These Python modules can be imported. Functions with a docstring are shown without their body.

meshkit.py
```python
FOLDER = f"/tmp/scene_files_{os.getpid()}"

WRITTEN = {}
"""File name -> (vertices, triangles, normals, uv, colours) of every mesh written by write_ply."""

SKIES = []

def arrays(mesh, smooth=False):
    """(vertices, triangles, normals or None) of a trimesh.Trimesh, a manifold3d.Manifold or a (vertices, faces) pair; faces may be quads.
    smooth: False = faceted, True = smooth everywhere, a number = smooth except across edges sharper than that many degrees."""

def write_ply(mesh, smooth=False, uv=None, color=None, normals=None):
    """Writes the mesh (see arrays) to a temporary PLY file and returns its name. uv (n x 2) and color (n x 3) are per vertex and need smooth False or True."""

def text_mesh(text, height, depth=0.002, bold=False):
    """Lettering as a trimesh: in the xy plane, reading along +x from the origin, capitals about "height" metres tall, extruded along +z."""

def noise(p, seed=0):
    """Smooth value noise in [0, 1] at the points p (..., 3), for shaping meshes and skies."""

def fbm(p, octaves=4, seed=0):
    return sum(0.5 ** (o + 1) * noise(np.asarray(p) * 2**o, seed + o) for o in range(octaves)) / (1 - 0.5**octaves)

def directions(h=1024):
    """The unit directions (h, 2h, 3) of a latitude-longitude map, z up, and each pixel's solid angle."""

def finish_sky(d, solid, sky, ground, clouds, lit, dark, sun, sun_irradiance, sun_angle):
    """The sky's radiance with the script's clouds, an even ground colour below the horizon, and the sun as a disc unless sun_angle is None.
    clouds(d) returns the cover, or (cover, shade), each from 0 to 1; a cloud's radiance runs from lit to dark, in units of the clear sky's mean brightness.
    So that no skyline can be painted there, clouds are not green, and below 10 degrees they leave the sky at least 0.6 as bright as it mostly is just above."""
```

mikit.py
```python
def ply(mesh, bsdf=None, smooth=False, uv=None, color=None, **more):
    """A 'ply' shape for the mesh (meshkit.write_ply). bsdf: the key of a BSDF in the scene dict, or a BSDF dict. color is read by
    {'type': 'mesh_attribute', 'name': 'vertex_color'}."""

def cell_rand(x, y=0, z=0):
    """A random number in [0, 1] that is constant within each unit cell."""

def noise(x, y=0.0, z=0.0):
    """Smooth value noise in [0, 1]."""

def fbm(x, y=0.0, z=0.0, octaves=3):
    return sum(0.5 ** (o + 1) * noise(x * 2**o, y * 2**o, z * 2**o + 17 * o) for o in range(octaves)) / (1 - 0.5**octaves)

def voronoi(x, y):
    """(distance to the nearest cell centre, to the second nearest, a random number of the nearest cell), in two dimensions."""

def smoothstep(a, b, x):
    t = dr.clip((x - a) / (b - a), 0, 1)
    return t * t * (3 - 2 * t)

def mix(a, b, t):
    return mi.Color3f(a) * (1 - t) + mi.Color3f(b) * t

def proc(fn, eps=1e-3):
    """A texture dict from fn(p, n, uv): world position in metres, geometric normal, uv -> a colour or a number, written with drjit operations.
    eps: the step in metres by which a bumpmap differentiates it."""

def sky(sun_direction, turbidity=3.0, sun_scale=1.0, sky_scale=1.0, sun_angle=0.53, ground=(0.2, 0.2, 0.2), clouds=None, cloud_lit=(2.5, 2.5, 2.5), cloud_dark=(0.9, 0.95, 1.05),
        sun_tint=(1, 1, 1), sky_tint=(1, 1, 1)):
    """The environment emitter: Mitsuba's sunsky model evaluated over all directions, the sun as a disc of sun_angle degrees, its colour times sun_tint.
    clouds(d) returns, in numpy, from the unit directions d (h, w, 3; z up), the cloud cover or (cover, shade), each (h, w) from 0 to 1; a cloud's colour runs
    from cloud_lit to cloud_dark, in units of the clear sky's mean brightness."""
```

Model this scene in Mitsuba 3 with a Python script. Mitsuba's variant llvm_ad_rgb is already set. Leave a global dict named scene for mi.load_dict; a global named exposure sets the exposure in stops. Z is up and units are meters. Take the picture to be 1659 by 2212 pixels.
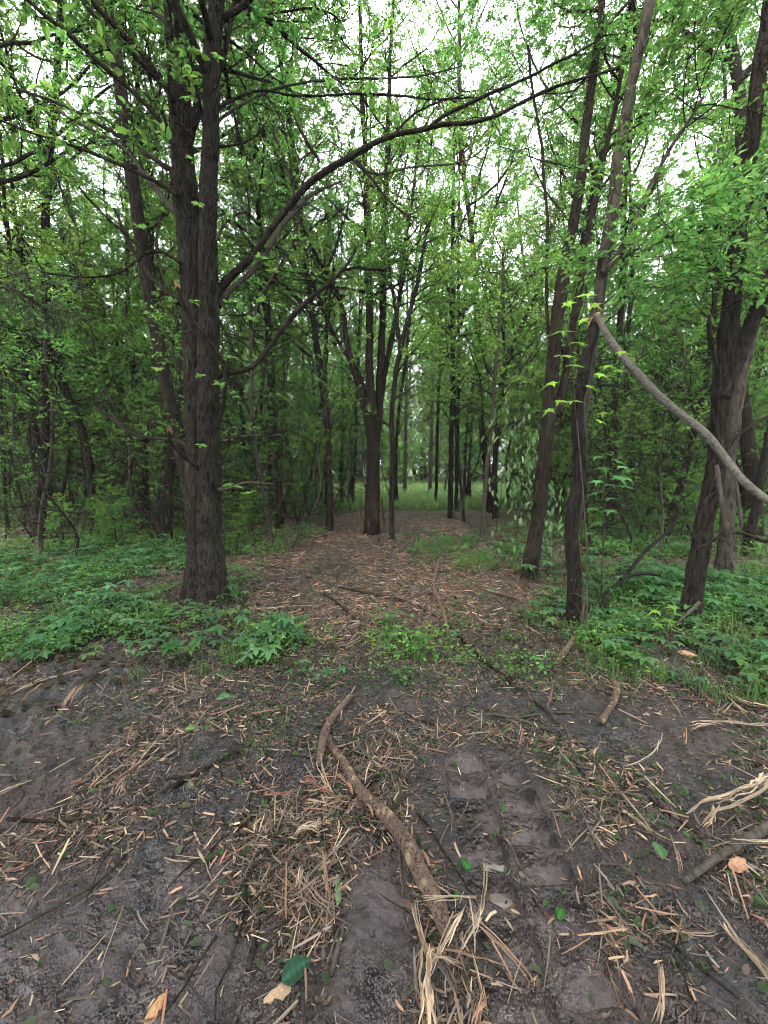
import math
import numpy as np
import mitsuba as mi
import drjit as dr
import shapely
import mikit, meshkit
from mikit import proc, noise, fbm, smoothstep, mix
from scipy.interpolate import PchipInterpolator, CubicSpline
from scipy.spatial import cKDTree

T = mi.ScalarTransform4f
scene, labels = {}, {}

# ------------------------------------------------------------------ camera, sky, exposure
CAM_H, PITCH, FL = 1.55, math.radians(6.93), 847.0      # focal length in pixels of a 1659 x 2212 frame
EYE = np.array([0.0, 0.0, CAM_H])
FWD = np.array([0.0, math.cos(PITCH), -math.sin(PITCH)])
UP = np.array([0.0, math.sin(PITCH), math.cos(PITCH)])
scene['camera'] = {'type': 'perspective', 'fov': math.degrees(2 * math.atan(829.5 / FL)), 'fov_axis': 'x', 'near_clip': 0.05, 'far_clip': 500.0,
                   'to_world': T().look_at(origin=EYE.tolist(), target=(EYE + FWD).tolist(), up=[0, 0, 1])}
scene['sky'] = mikit.sky([-0.35, -0.45, 0.82], turbidity=4, sun_scale=0.22, sun_angle=25, clouds=lambda d: 1.0, cloud_lit=(2.45, 2.5, 2.6))
exposure = 4.5

scene['haze_air'] = {'type': 'homogeneous', 'albedo': 0.95, 'sigma_t': 0.0006}
scene['camera']['medium'] = {'type': 'ref', 'id': 'haze_air'}
scene['haze'] = {'type': 'cube', 'to_world': T().translate([0, 20, 15.0]).scale([150, 160, 18.0]), 'bsdf': {'type': 'null'}, 'interior': {'type': 'ref', 'id': 'haze_air'}}
labels['haze'] = {'label': 'thin humid woodland haze paling the far trees', 'category': 'haze', 'kind': 'stuff'}

# ------------------------------------------------------------------ materials
def vcol():
    return {'type': 'mesh_attribute', 'name': 'vertex_color'}

scene['leaf_material'] = {'type': 'principledthin', 'base_color': vcol(), 'roughness': 0.45, 'diff_trans': 1.35, 'eta': 1.4, 'spec_trans': 0.0}
scene['litter_material'] = {'type': 'twosided', 'b': {'type': 'principled', 'base_color': vcol(), 'roughness': 0.75, 'specular': 0.3}}

def bark_bsdf(dark, pale, moss, moss_amount, scale_m=0.012, fx=34.0, fz=5.0, fm=9.0):
    def warp(p):
        w = (noise(p.x * 9, p.y * 9, p.z * 5) - 0.5) * 0.05
        return p.x + w, p.y - w
    def col(p, n, uv):
        x, y = warp(p)
        a = 0.6 * (1.0 - dr.abs(2.0 * noise(x * fx, y * fx, p.z * fz) - 1.0)) + 0.4 * noise(x * fx * 2.3, y * fx * 2.3, p.z * fz * 3.5)
        b = fbm(p.x * 5.0 + 7, p.y * 5.0, p.z * 2.2, 3)
        m = smoothstep(0.62 - moss_amount, 0.80 - moss_amount, fbm(p.x * fm + 3, p.y * fm, p.z * fm * 0.5 + 11, 3))
        c = mix(dark, pale, smoothstep(0.30, 0.85, a * 0.75 + b * 0.25))
        return mix(c, moss, m * 0.7)
    def bump(p, n, uv):
        x, y = warp(p)
        a = 0.6 * noise(x * fx, y * fx, p.z * fz) + 0.4 * noise(x * fx * 2.3, y * fx * 2.3, p.z * fz * 3.5)
        return dr.abs(a - 0.5) * -2.0 + 0.4 * noise(p.x * 120, p.y * 120, p.z * 60)
    return {'type': 'twosided', 'b': {'type': 'bumpmap', 'arbitrary': {**proc(bump, 2e-3)}, 'scale': scale_m,
            'bsdf': {'type': 'principled', 'base_color': proc(col), 'roughness': 0.8, 'specular': 0.06}}}

scene['bark_oak'] = bark_bsdf((0.004, 0.0033, 0.0029), (0.0185, 0.0158, 0.0136), (0.024, 0.029, 0.016), 0.02, 0.026, 50.0, 8.5)
scene['bark_brown'] = bark_bsdf((0.0035, 0.0028, 0.0023), (0.0155, 0.0122, 0.0098), (0.019, 0.023, 0.013), 0.03, 0.012, 50, 8)
scene['bark_grey'] = bark_bsdf((0.012, 0.0105, 0.009), (0.042, 0.037, 0.031), (0.032, 0.038, 0.022), 0.08, 0.008, 34, 6)
scene['bark_black'] = bark_bsdf((0.003, 0.0026, 0.0024), (0.012, 0.010, 0.009), (0.050, 0.047, 0.036), -0.06, 0.012, 50, 9, 38.0)
scene['bark_red'] = bark_bsdf((0.004, 0.0029, 0.0025), (0.0175, 0.0128, 0.0108), (0.022, 0.024, 0.015), 0.0, 0.012, 44, 4)
scene['bark_pale'] = bark_bsdf((0.032, 0.030, 0.027), (0.082, 0.076, 0.068), (0.055, 0.058, 0.045), 0.05, 0.006, 40, 40, 22.0)
scene['bark_log'] = bark_bsdf((0.020, 0.0145, 0.012), (0.075, 0.054, 0.043), (0.15, 0.115, 0.07), 0.05, 0.010, 130, 130, 34)

def mud_bump(p, n, uv):
    return fbm(p.x * 45, p.y * 45, p.z * 45, 3) + 0.35 * noise(p.x * 260, p.y * 260, p.z * 100)
def mud_rough(p, n, uv):
    return 0.26 + 0.44 * smoothstep(0.35, 0.65, fbm(p.x * 6, p.y * 6, 3.0, 3))
scene['mud_material'] = {'type': 'twosided', 'b': {'type': 'bumpmap', 'arbitrary': proc(mud_bump, 2e-3), 'scale': 0.024,
                         'bsdf': {'type': 'principled', 'base_color': vcol(), 'roughness': proc(mud_rough), 'specular': 0.32}}}
scene['wet_mud_material'] = {'type': 'twosided', 'b': {'type': 'principled', 'base_color': {'type': 'rgb', 'value': [0.085, 0.073, 0.066]}, 'roughness': 0.08, 'specular': 0.6}}

# ------------------------------------------------------------------ names and keys
used = {}
def key_of(name):
    k = used.get(name, -1) + 1
    used[name] = k
    return name if k == 0 else f'{name}_{k:03d}'

def thing(name, label, cat, group=None, kind=None):
    k = key_of(name)
    labels[k] = {'label': label, 'category': cat}
    if group: labels[k]['group'] = group
    if kind: labels[k]['kind'] = kind
    return k

def part(holder, name, shape, kind=None, label=None):
    k = key_of(f'{holder}__{name}')
    scene[k] = shape
    if kind or label:
        labels[k] = {}
        if kind: labels[k]['kind'] = kind
        if label: labels[k]['label'] = label
    return k

def R_(seed):
    return np.random.default_rng(seed)

# ------------------------------------------------------------------ pixel -> place (used only to read positions off the photograph)
def ray(u, v):
    return FWD + (u - 829.5) / FL * np.array([1.0, 0, 0]) - (v - 1106) / FL * UP
def gz(u, v, h=0.0):
    d = ray(u, v)
    return EYE + d * ((h - CAM_H) / d[2])
def at(u, v, y):
    d = ray(u, v)
    return EYE + d * (y / d[1])
def depth(p):
    return float((np.asarray(p) - EYE) @ FWD)

# ------------------------------------------------------------------ geometry helpers
def unit(a):
    return a / np.maximum(np.linalg.norm(a, axis=-1, keepdims=True), 1e-9)

def tubes(P, R, sides=5, disp=None, cap=True):
    """N polylines (N, K, 3) with radii (N, K) as closed tubes: (V, F)."""
    P = np.asarray(P, float); R = np.asarray(R, float)
    N, K, _ = P.shape
    t = np.gradient(P, axis=1); t = unit(t)
    mean = unit(P[:, -1] - P[:, 0])
    ref = np.where(np.abs(mean[:, 2:]) < 0.8, [[0, 0, 1.0]], [[1.0, 0, 0]])[:, None]
    a = unit(ref - (ref * t).sum(-1, keepdims=True) * t)
    b = np.cross(t, a)
    th = np.arange(sides) * 2 * np.pi / sides
    rad = np.repeat(R[:, :, None], sides, 2)
    if disp is not None:
        rad = rad + disp(P, R, th)
    V = P[:, :, None] + rad[..., None] * (np.cos(th)[None, None, :, None] * a[:, :, None] + np.sin(th)[None, None, :, None] * b[:, :, None])
    V = V.reshape(-1, 3)
    i, k, s = np.meshgrid(np.arange(N), np.arange(K - 1), np.arange(sides), indexing='ij')
    o = i * K * sides
    q = np.stack([o + k * sides + s, o + k * sides + (s + 1) % sides, o + (k + 1) * sides + (s + 1) % sides, o + (k + 1) * sides + s], -1).reshape(-1, 4)
    F = np.vstack([q[:, [0, 1, 2]], q[:, [0, 2, 3]]])
    if cap:
        ends = np.concatenate([P[:, 0], P[:, -1]])
        c0 = len(V); V = np.vstack([V, ends])
        s = np.arange(sides)
        for n in range(N):
            o = n * K * sides
            F = np.vstack([F, np.stack([np.full(sides, c0 + n), o + (s + 1) % sides, o + s], 1),
                           np.stack([np.full(sides, c0 + N + n), o + (K - 1) * sides + s, o + (K - 1) * sides + (s + 1) % sides], 1)]) if N < 40 else F
    return V, F

def smooth_path(pts, rad, step):
    pts, rad = np.asarray(pts, float), np.asarray(rad, float)
    s = np.concatenate([[0], np.cumsum(np.linalg.norm(np.diff(pts, axis=0), axis=1))])
    n = max(4, int(s[-1] / step) + 1)
    x = np.linspace(0, s[-1], n)
    P = CubicSpline(s, pts)(x) if len(pts) > 3 else PchipInterpolator(s, pts)(x)
    return P, PchipInterpolator(s, rad)(x), x

def wiggle(P, amp, freq, seed):
    w = np.stack([meshkit.fbm(P * freq + 31 * k, 3, seed + k) - 0.5 for k in range(3)], -1)
    fade = np.minimum(1, np.arange(len(P)) / 4.0)[:, None]
    return P + 2 * amp * w * fade

def bark_disp(amp, f_round, f_long, seed, lobes=None):
    def d(P, R, th):
        N, K, _ = P.shape
        s = np.concatenate([[0], np.cumsum(np.linalg.norm(np.diff(P[0], axis=0), axis=1))])
        r0 = max(float(np.median(R)), 0.02)
        q = np.stack(np.broadcast_arrays(np.cos(th)[None] * r0 * f_round, np.sin(th)[None] * r0 * f_round, s[:, None] * f_long), -1)
        q = q + 0.35 * (meshkit.noise(q * 0.7 + 5, seed + 3)[..., None] - 0.5)
        n = meshkit.noise(q, seed) * 0.65 + meshkit.noise(q * 2.1 + 9, seed + 1) * 0.35
        ridge = 1 - np.abs(2 * n - 1)
        big = meshkit.fbm(q * 0.18 + 3, 2, seed + 2) - 0.5
        h = amp * (ridge - 0.55) * 1.6 + big * 0.22 * R[0][:, None]
        if lobes:
            h = h + lobes(s, th, R[0])
        return h[None]
    return d

def widths(pts, P):
    uv = np.array([(p[0], p[1]) for p in pts], float)
    t = np.gradient(uv, axis=0); t /= np.linalg.norm(t, axis=1, keepdims=True) + 1e-9
    rho = (uv - [829.5, 1106]) / FL
    k = np.sqrt(1 + (rho[:, 0] * -t[:, 1] + rho[:, 1] * t[:, 0]) ** 2)
    return np.array([0.41 * p[2] * depth(q) / FL for p, q in zip(pts, P)]) / k

def trace(pts, y0, y1=None):
    """Points (u, v, width in pixels) read off the photograph, placed at distance y0..y1 -> (positions, radii)."""
    y1 = y0 if y1 is None else y1
    uv = np.array([(p[0], p[1]) for p in pts], float)
    s = np.concatenate([[0], np.cumsum(np.linalg.norm(np.diff(uv, axis=0), axis=1))]); s /= s[-1]
    P = np.array([at(p[0], p[1], y0 + (y1 - y0) * a) for p, a in zip(pts, s)])
    return P, widths(pts, P)

def limb(P, R, bsdf, sides=10, step=0.05, amp=0.003, wob=0.01, seed=1, lobes=None, f_round=45, f_long=7):
    P, R, _ = smooth_path(P, R, step)
    P = wiggle(P, wob, 2.6, seed)
    R = R * (0.93 + 0.14 * meshkit.noise(np.stack([np.arange(len(R)) * step * 6, R * 0 + seed, R * 0], -1)))
    V, F = tubes(P[None], R[None], sides, bark_disp(amp, f_round, f_long, seed, lobes))
    return mikit.ply((V, F), bsdf, smooth=True), P, R

def resample(P, K):
    s = np.linspace(0, len(P) - 1, K)
    return np.stack([np.interp(s, np.arange(len(P)), P[:, k]) for k in range(3)], -1)

def children(P, n, t0, t1, length, ang, rng, K=5, up=0.15, flat=0.7, wob=0.18, radial=False, taper=0.55):
    """n side shoots on each of the N polylines P: (N*n, K, 3) and the place t on the parent."""
    N, Kp, _ = P.shape
    t = t0 + (t1 - t0) * (np.arange(n) + rng.random((N, n))) / n
    x = t * (Kp - 1); i = np.clip(np.floor(x).astype(int), 0, Kp - 2); f = (x - i)[..., None]
    r = np.arange(N)[:, None]
    base = P[r, i] * (1 - f) + P[r, i + 1] * f
    tan = unit(P[r, i + 1] - P[r, i])
    side = np.cross(tan, [0, 0, 1.0]); side = np.where(np.linalg.norm(side, axis=-1, keepdims=True) < 0.15, np.cross(tan, [1.0, 0, 0]), side); side = unit(side)
    nrm = np.cross(side, tan)
    if radial:
        phi = 2.4 * np.arange(n)[None] + rng.random((N, 1)) * 6.28 + rng.normal(0, 0.35, (N, n))
    else:
        phi = np.where((np.arange(n)[None] + rng.integers(0, 2, (N, 1))) % 2 == 0, 0.0, np.pi) + rng.normal(0, (1 - flat) * 1.8, (N, n))
    perp = np.cos(phi)[..., None] * side + np.sin(phi)[..., None] * nrm
    a = ang + rng.normal(0, 0.16, (N, n))
    d = np.cos(a)[..., None] * tan + np.sin(a)[..., None] * perp
    L = np.broadcast_to(np.asarray(length, float).reshape(-1, 1), (N, n)) * (1 - taper * (t - t0) / max(t1 - t0, 1e-6)) * rng.uniform(0.65, 1.2, (N, n))
    out = [base]
    for k in range(K - 1):
        d = unit(d + rng.normal(0, wob, d.shape) + np.array([0, 0, up / (K - 1)]))
        out.append(out[-1] + d * (L / (K - 1))[..., None])
    return np.stack(out, 2).reshape(-1, K, 3), t.reshape(-1), L.reshape(-1)

def taper_r(r0, K, N=None, end=0.35):
    r0 = np.broadcast_to(np.asarray(r0, float).reshape(-1, 1), (N or np.size(r0), 1))
    return r0 * np.linspace(1, end, K)[None]

def leaf_cards(base, d, nrm, size, width, rng, col, col_var=0.25, curl=0.12, shape=4):
    """Leaves: shape 4 = two facets folded on the midrib, 6 = six facets with a bend."""
    n = len(base)
    d = unit(d); s = unit(np.cross(d, nrm)); w = unit(np.cross(s, d))
    size = np.broadcast_to(size, n)[:, None]
    wd = size * width
    fold = wd * curl * rng.uniform(0.3, 2.0, (n, 1))
    if shape == 4:
        v = np.stack([base, base + d * size * 0.42 + s * wd * 0.5 + w * fold, base + d * size - w * size * curl, base + d * size * 0.42 - s * wd * 0.5 + w * fold], 1)
        f = np.array([[0, 1, 2], [0, 2, 3]])
    else:
        v = np.stack([base, base + d * size * 0.28 + s * wd * 0.42 + w * fold, base + d * size * 0.62 + s * wd * 0.40 + w * fold - w * size * curl * 0.4, base + d * size - w * size * curl * 1.3,
                      base + d * size * 0.62 - s * wd * 0.40 + w * fold - w * size * curl * 0.4, base + d * size * 0.28 - s * wd * 0.42 + w * fold,
                      base + d * size * 0.30, base + d * size * 0.62 - w * size * curl * 0.4], 1)
        f = np.array([[0, 1, 6], [6, 1, 2], [6, 2, 7], [7, 2, 3], [7, 3, 4], [6, 7, 4], [6, 4, 5], [0, 6, 5]])
    m = v.shape[1]
    F = (f[None] + (np.arange(n) * m)[:, None, None]).reshape(-1, 3)
    c = np.asarray(col, float)
    c = c if len(c) == n and c.ndim == 2 else c[rng.integers(0, len(c), n)] if c.ndim == 2 else np.broadcast_to(c, (n, 3))
    c = np.clip(c * np.exp(rng.normal(0, col_var, (n, 1))) * np.exp(rng.normal(0, 0.08, (n, 3))), 0.004, 0.6)
    return v.reshape(-1, 3), F, np.repeat(c, m, 0)

def join(items):
    V, F, C, o = [], [], [], 0
    for it in items:
        V.append(it[0]); F.append(it[1] + o); o += len(it[0])
        if len(it) > 2: C.append(it[2])
    return (np.vstack(V), np.vstack(F), np.vstack(C)) if C else (np.vstack(V), np.vstack(F))

def leaves_on(tw, n, size, rng, col, width=0.5, spread=0.9, tilt=0.45, droop=0.15, shape=4, col_var=0.25):
    N, K, _ = tw.shape
    t = np.concatenate([(np.arange(n - 1) + 0.5 + rng.uniform(-0.3, 0.3, (N, n - 1))) / n, np.ones((N, 1))], 1)
    x = t * (K - 1); i = np.clip(x.astype(int), 0, K - 2); f = (x - i)[..., None]; r = np.arange(N)[:, None]
    base = tw[r, i] * (1 - f) + tw[r, i + 1] * f
    tan = unit(tw[r, i + 1] - tw[r, i])
    side = unit(np.cross(tan, [0, 0, 1.0]) + 1e-6)
    sg = np.where(np.arange(n) % 2 == 0, 1.0, -1.0)[None, :, None] * np.where(np.arange(n) == n - 1, 0.1, 1.0)[None, :, None]
    d = unit(tan + side * sg * spread + rng.normal(0, 0.3, tan.shape) - np.array([0, 0, droop]))
    nrm = np.array([0, 0, 1.0]) + rng.normal(0, tilt, d.shape)
    m = N * n
    col = np.asarray(col, float)
    col = col[rng.integers(0, len(col), m)] if col.ndim == 2 else np.broadcast_to(col, (m, 3))
    bb = base.reshape(m, 3)
    col = col * (0.55 + 0.9 * meshkit.noise(bb * 1.7 + 11, 3))[:, None] * (1 + 0.35 * (meshkit.noise(bb * 0.9 + 5, 8)[:, None] - 0.5) * np.array([[1.0, 0, -0.6]]))
    return leaf_cards(base.reshape(m, 3), d.reshape(m, 3), nrm.reshape(m, 3), size * rng.uniform(0.6, 1.25, m), width, rng, col, col_var, shape=shape)

BRIGHT = np.array([[0.135, 0.265, 0.052], [0.11, 0.23, 0.045], [0.17, 0.30, 0.065], [0.08, 0.175, 0.042]])
MIDGREEN = np.array([[0.095, 0.205, 0.048], [0.075, 0.17, 0.042], [0.12, 0.24, 0.055]])
DARKGREEN = np.array([[0.06, 0.135, 0.045], [0.07, 0.155, 0.05], [0.05, 0.11, 0.04]])
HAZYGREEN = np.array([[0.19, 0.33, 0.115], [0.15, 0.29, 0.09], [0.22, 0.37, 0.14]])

def grow(P, R, seed, t0=0.35, n1=18, len1=2.2, ang1=1.0, n2=6, n3=5, nleaf=8, size=0.085, col=MIDGREEN, up=0.25, l2=0.42, l3=0.30, tilt=0.65, sides1=6, shape=4, width=0.5, droop=0.15):
    """Branches, twigs and leaves on a stem: (branch mesh, leaf mesh)."""
    rng = R_(seed)
    trunk = resample(P, 24)[None]
    a, ta, la = children(trunk, n1, t0, 0.99, len1, ang1, rng, 9, up, wob=0.13, radial=True, taper=0.6)
    Rt = np.interp(ta, np.linspace(0, 1, len(R)), R)
    ra = np.minimum(Rt * 0.55, 0.008 + la * 0.011)
    b, tb, lb = children(a, n2, 0.22, 0.98, la * l2, 0.85, rng, 5, 0.12, wob=0.2)
    rb = np.repeat(ra, n2) * 0.42 * (1 - 0.4 * tb)
    c, tc, lc = children(b, n3, 0.15, 1.0, np.maximum(lb * 0.5, l3), 0.75, rng, 3, 0.0, wob=0.2)
    rc = np.repeat(rb, n3) * 0.45
    tw = join([tubes(a, taper_r(ra, 9, end=0.3), sides1, cap=False), tubes(b, taper_r(np.maximum(rb, 0.003), 5, end=0.4), 4, cap=False), tubes(c, taper_r(np.clip(rc, 0.0016, 0.004), 3, end=0.5), 3, cap=False)])
    lv = leaves_on(c, nleaf, size, rng, col, tilt=tilt, shape=shape, width=width, droop=droop)
    return tw, lv

def leafply(m):
    return mikit.ply((m[0], m[1]), 'leaf_material', smooth=False, color=m[2])
def litterply(m, smooth=False):
    return mikit.ply((m[0], m[1]), 'litter_material', smooth=smooth, color=m[2])

# ------------------------------------------------------------------ ground
def poly(pts):
    return shapely.Polygon([tuple(gz(u, v)[:2]) for u, v in pts])
ZL = poly([(-900, 1205), (0, 1195), (150, 1180), (400, 1185), (520, 1180), (585, 1230), (560, 1285), (520, 1310), (560, 1340), (665, 1370), (640, 1420), (540, 1450), (400, 1450), (250, 1425), (0, 1430), (-900, 1480)])
ZR = poly([(1110, 1335), (1150, 1295), (1290, 1290), (1400, 1255), (1659, 1235), (2500, 1230), (2500, 1600), (1659, 1530), (1450, 1490), (1330, 1450), (1240, 1395), (1120, 1370)])
ZC = poly([(760, 1385), (820, 1365), (960, 1375), (1060, 1400), (990, 1440), (800, 1430)])
ZV = poly([(1000, 1160), (1100, 1135), (1300, 1140), (1400, 1170), (1500, 1200), (1420, 1250), (1260, 1290), (1120, 1250), (1010, 1200)])
ZCHIP = poly([(560, 1340), (480, 1130), (620, 1100), (980, 1095), (1000, 1130), (1120, 1250), (1150, 1300), (1100, 1345), (960, 1400), (700, 1400)])
ZG = poly([(660, 1340), (640, 1430), (420, 1470), (700, 1500), (1100, 1480), (1240, 1420), (1120, 1370), (1060, 1200), (880, 1160), (850, 1220), (960, 1260), (960, 1360)])
ZW = poly([(840, 1165), (900, 1150), (1010, 1170), (1080, 1230), (1000, 1235), (900, 1205)])
MUD_L = poly([(-800, 1900), (0, 1890), (280, 1850), (470, 1835), (545, 1960), (520, 2212), (480, 2700), (-800, 2700)])
MUD_M = poly([(745, 1880), (830, 1855), (890, 1930), (880, 2212), (870, 2500), (700, 2500), (735, 2060)])
MUD_R = poly([(850, 1720), (900, 1620), (1010, 1590), (1140, 1620), (1230, 1740), (1260, 1900), (1330, 2100), (1380, 2400), (1080, 2400), (1040, 2100), (960, 1960), (900, 1830)])
MUD_T = poly([(780, 1500), (830, 1465), (960, 1460), (1110, 1490), (1180, 1530), (1060, 1560), (880, 1545)])

def inside(pg, x, y, soft=0.08):
    """1 well inside, 0 well outside, soft edge."""
    c = np.asarray(pg.exterior.coords)
    best = np.full(np.shape(x), 1e9)
    for (x0, y0), (x1, y1) in zip(c[:-1], c[1:]):
        dx, dy = x1 - x0, y1 - y0
        t = np.clip(((x - x0) * dx + (y - y0) * dy) / (dx * dx + dy * dy + 1e-12), 0, 1)
        best = np.minimum(best, np.hypot(x - x0 - t * dx, y - y0 - t * dy))
    s = np.where(shapely.contains_xy(pg, x, y), 1, -1) * best / soft
    s = np.clip(s * 0.5 + 0.5, 0, 1)
    return s * s * (3 - 2 * s)

A, B = gz(1062, 1690)[:2], gz(1200, 2150)[:2]
TD = (B - A) / np.linalg.norm(B - A); TN = np.array([-TD[1], TD[0]])
def lugs(x, y):
    """Tread print: two columns of pressed pads either side of a narrow ridge."""
    wx = x + 0.03 * (meshkit.noise(np.stack([x * 14, y * 14, x * 0 + 2], -1)) - 0.5); wy = y + 0.03 * (meshkit.noise(np.stack([x * 14, y * 14, x * 0 + 8], -1)) - 0.5)
    s = (wx - A[0]) * TD[0] + (wy - A[1]) * TD[1]; t = (wx - A[0]) * TN[0] + (wy - A[1]) * TN[1]
    out = np.zeros_like(x)
    for sg, off in ((1, 0.0), (-1, 0.07)):
        tt = (t * sg - 0.112) / 0.098
        ss = ((s + off) / 0.165) % 1.0
        a = np.clip((1 - np.abs(tt)) / 0.07, 0, 1); b = np.clip((0.5 - np.abs(ss - 0.5) - 0.09) / 0.035, 0, 1)
        out = np.maximum(out, a * b)
    keep = np.clip((s + 0.30) / 0.2, 0, 1) * np.clip((1.1 - s) / 0.2, 0, 1)
    return out * keep

def zones(x, y):
    sm = np.maximum.reduce([inside(MUD_L, x, y, 0.14), inside(MUD_M, x, y, 0.06), inside(MUD_R, x, y, 0.09), 0.6 * inside(MUD_T, x, y, 0.15)])
    return sm

def H(x, y, fine=True):
    x, y = np.asarray(x, float), np.asarray(y, float)
    z0 = np.zeros_like(x)
    r = np.hypot(x, y)
    h = 0.16 * (meshkit.fbm(np.stack([x * 0.22, y * 0.22, z0], -1), 3) - 0.5) * np.clip((r - 1) / 6, 0, 1) + 0.03 * (meshkit.fbm(np.stack([x * 1.3, y * 1.3, z0 + 4], -1), 2) - 0.5)
    if not fine:
        return h
    near = r < 16
    xn, yn = x[near], y[near]
    sm = zones(xn, yn)
    q = np.stack([xn, yn, xn * 0], -1)
    clod = meshkit.fbm(q * 9 + 3, 4, 5) - 0.5
    lump = np.maximum(meshkit.noise(q * 22 + 7, 9) - 0.45, 0)
    fade = np.clip(1.4 - r[near] / 9, 0.15, 1)
    # dragged streaks in the smooth mud
    streak = meshkit.fbm(np.stack([(xn * 0.5 + yn * 0.87) * 34, (xn * 0.87 - yn * 0.5) * 6, xn * 0], -1), 3, 21) - 0.5
    trk = inside(MUD_R, xn, yn, 0.12) * (r[near] < 3.2)
    d = (1 - sm) * (0.075 * clod + 0.050 * lump) * fade + sm * (1 - 0.6 * trk) * (0.034 * clod + 0.030 * streak - 0.012)
    d = d - 0.055 * lugs(xn, yn) * (r[near] < 3)
    h[near] += d
    return h

def Hs(x, y):
    return float(H(np.array([x]), np.array([y]))[0])

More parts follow.
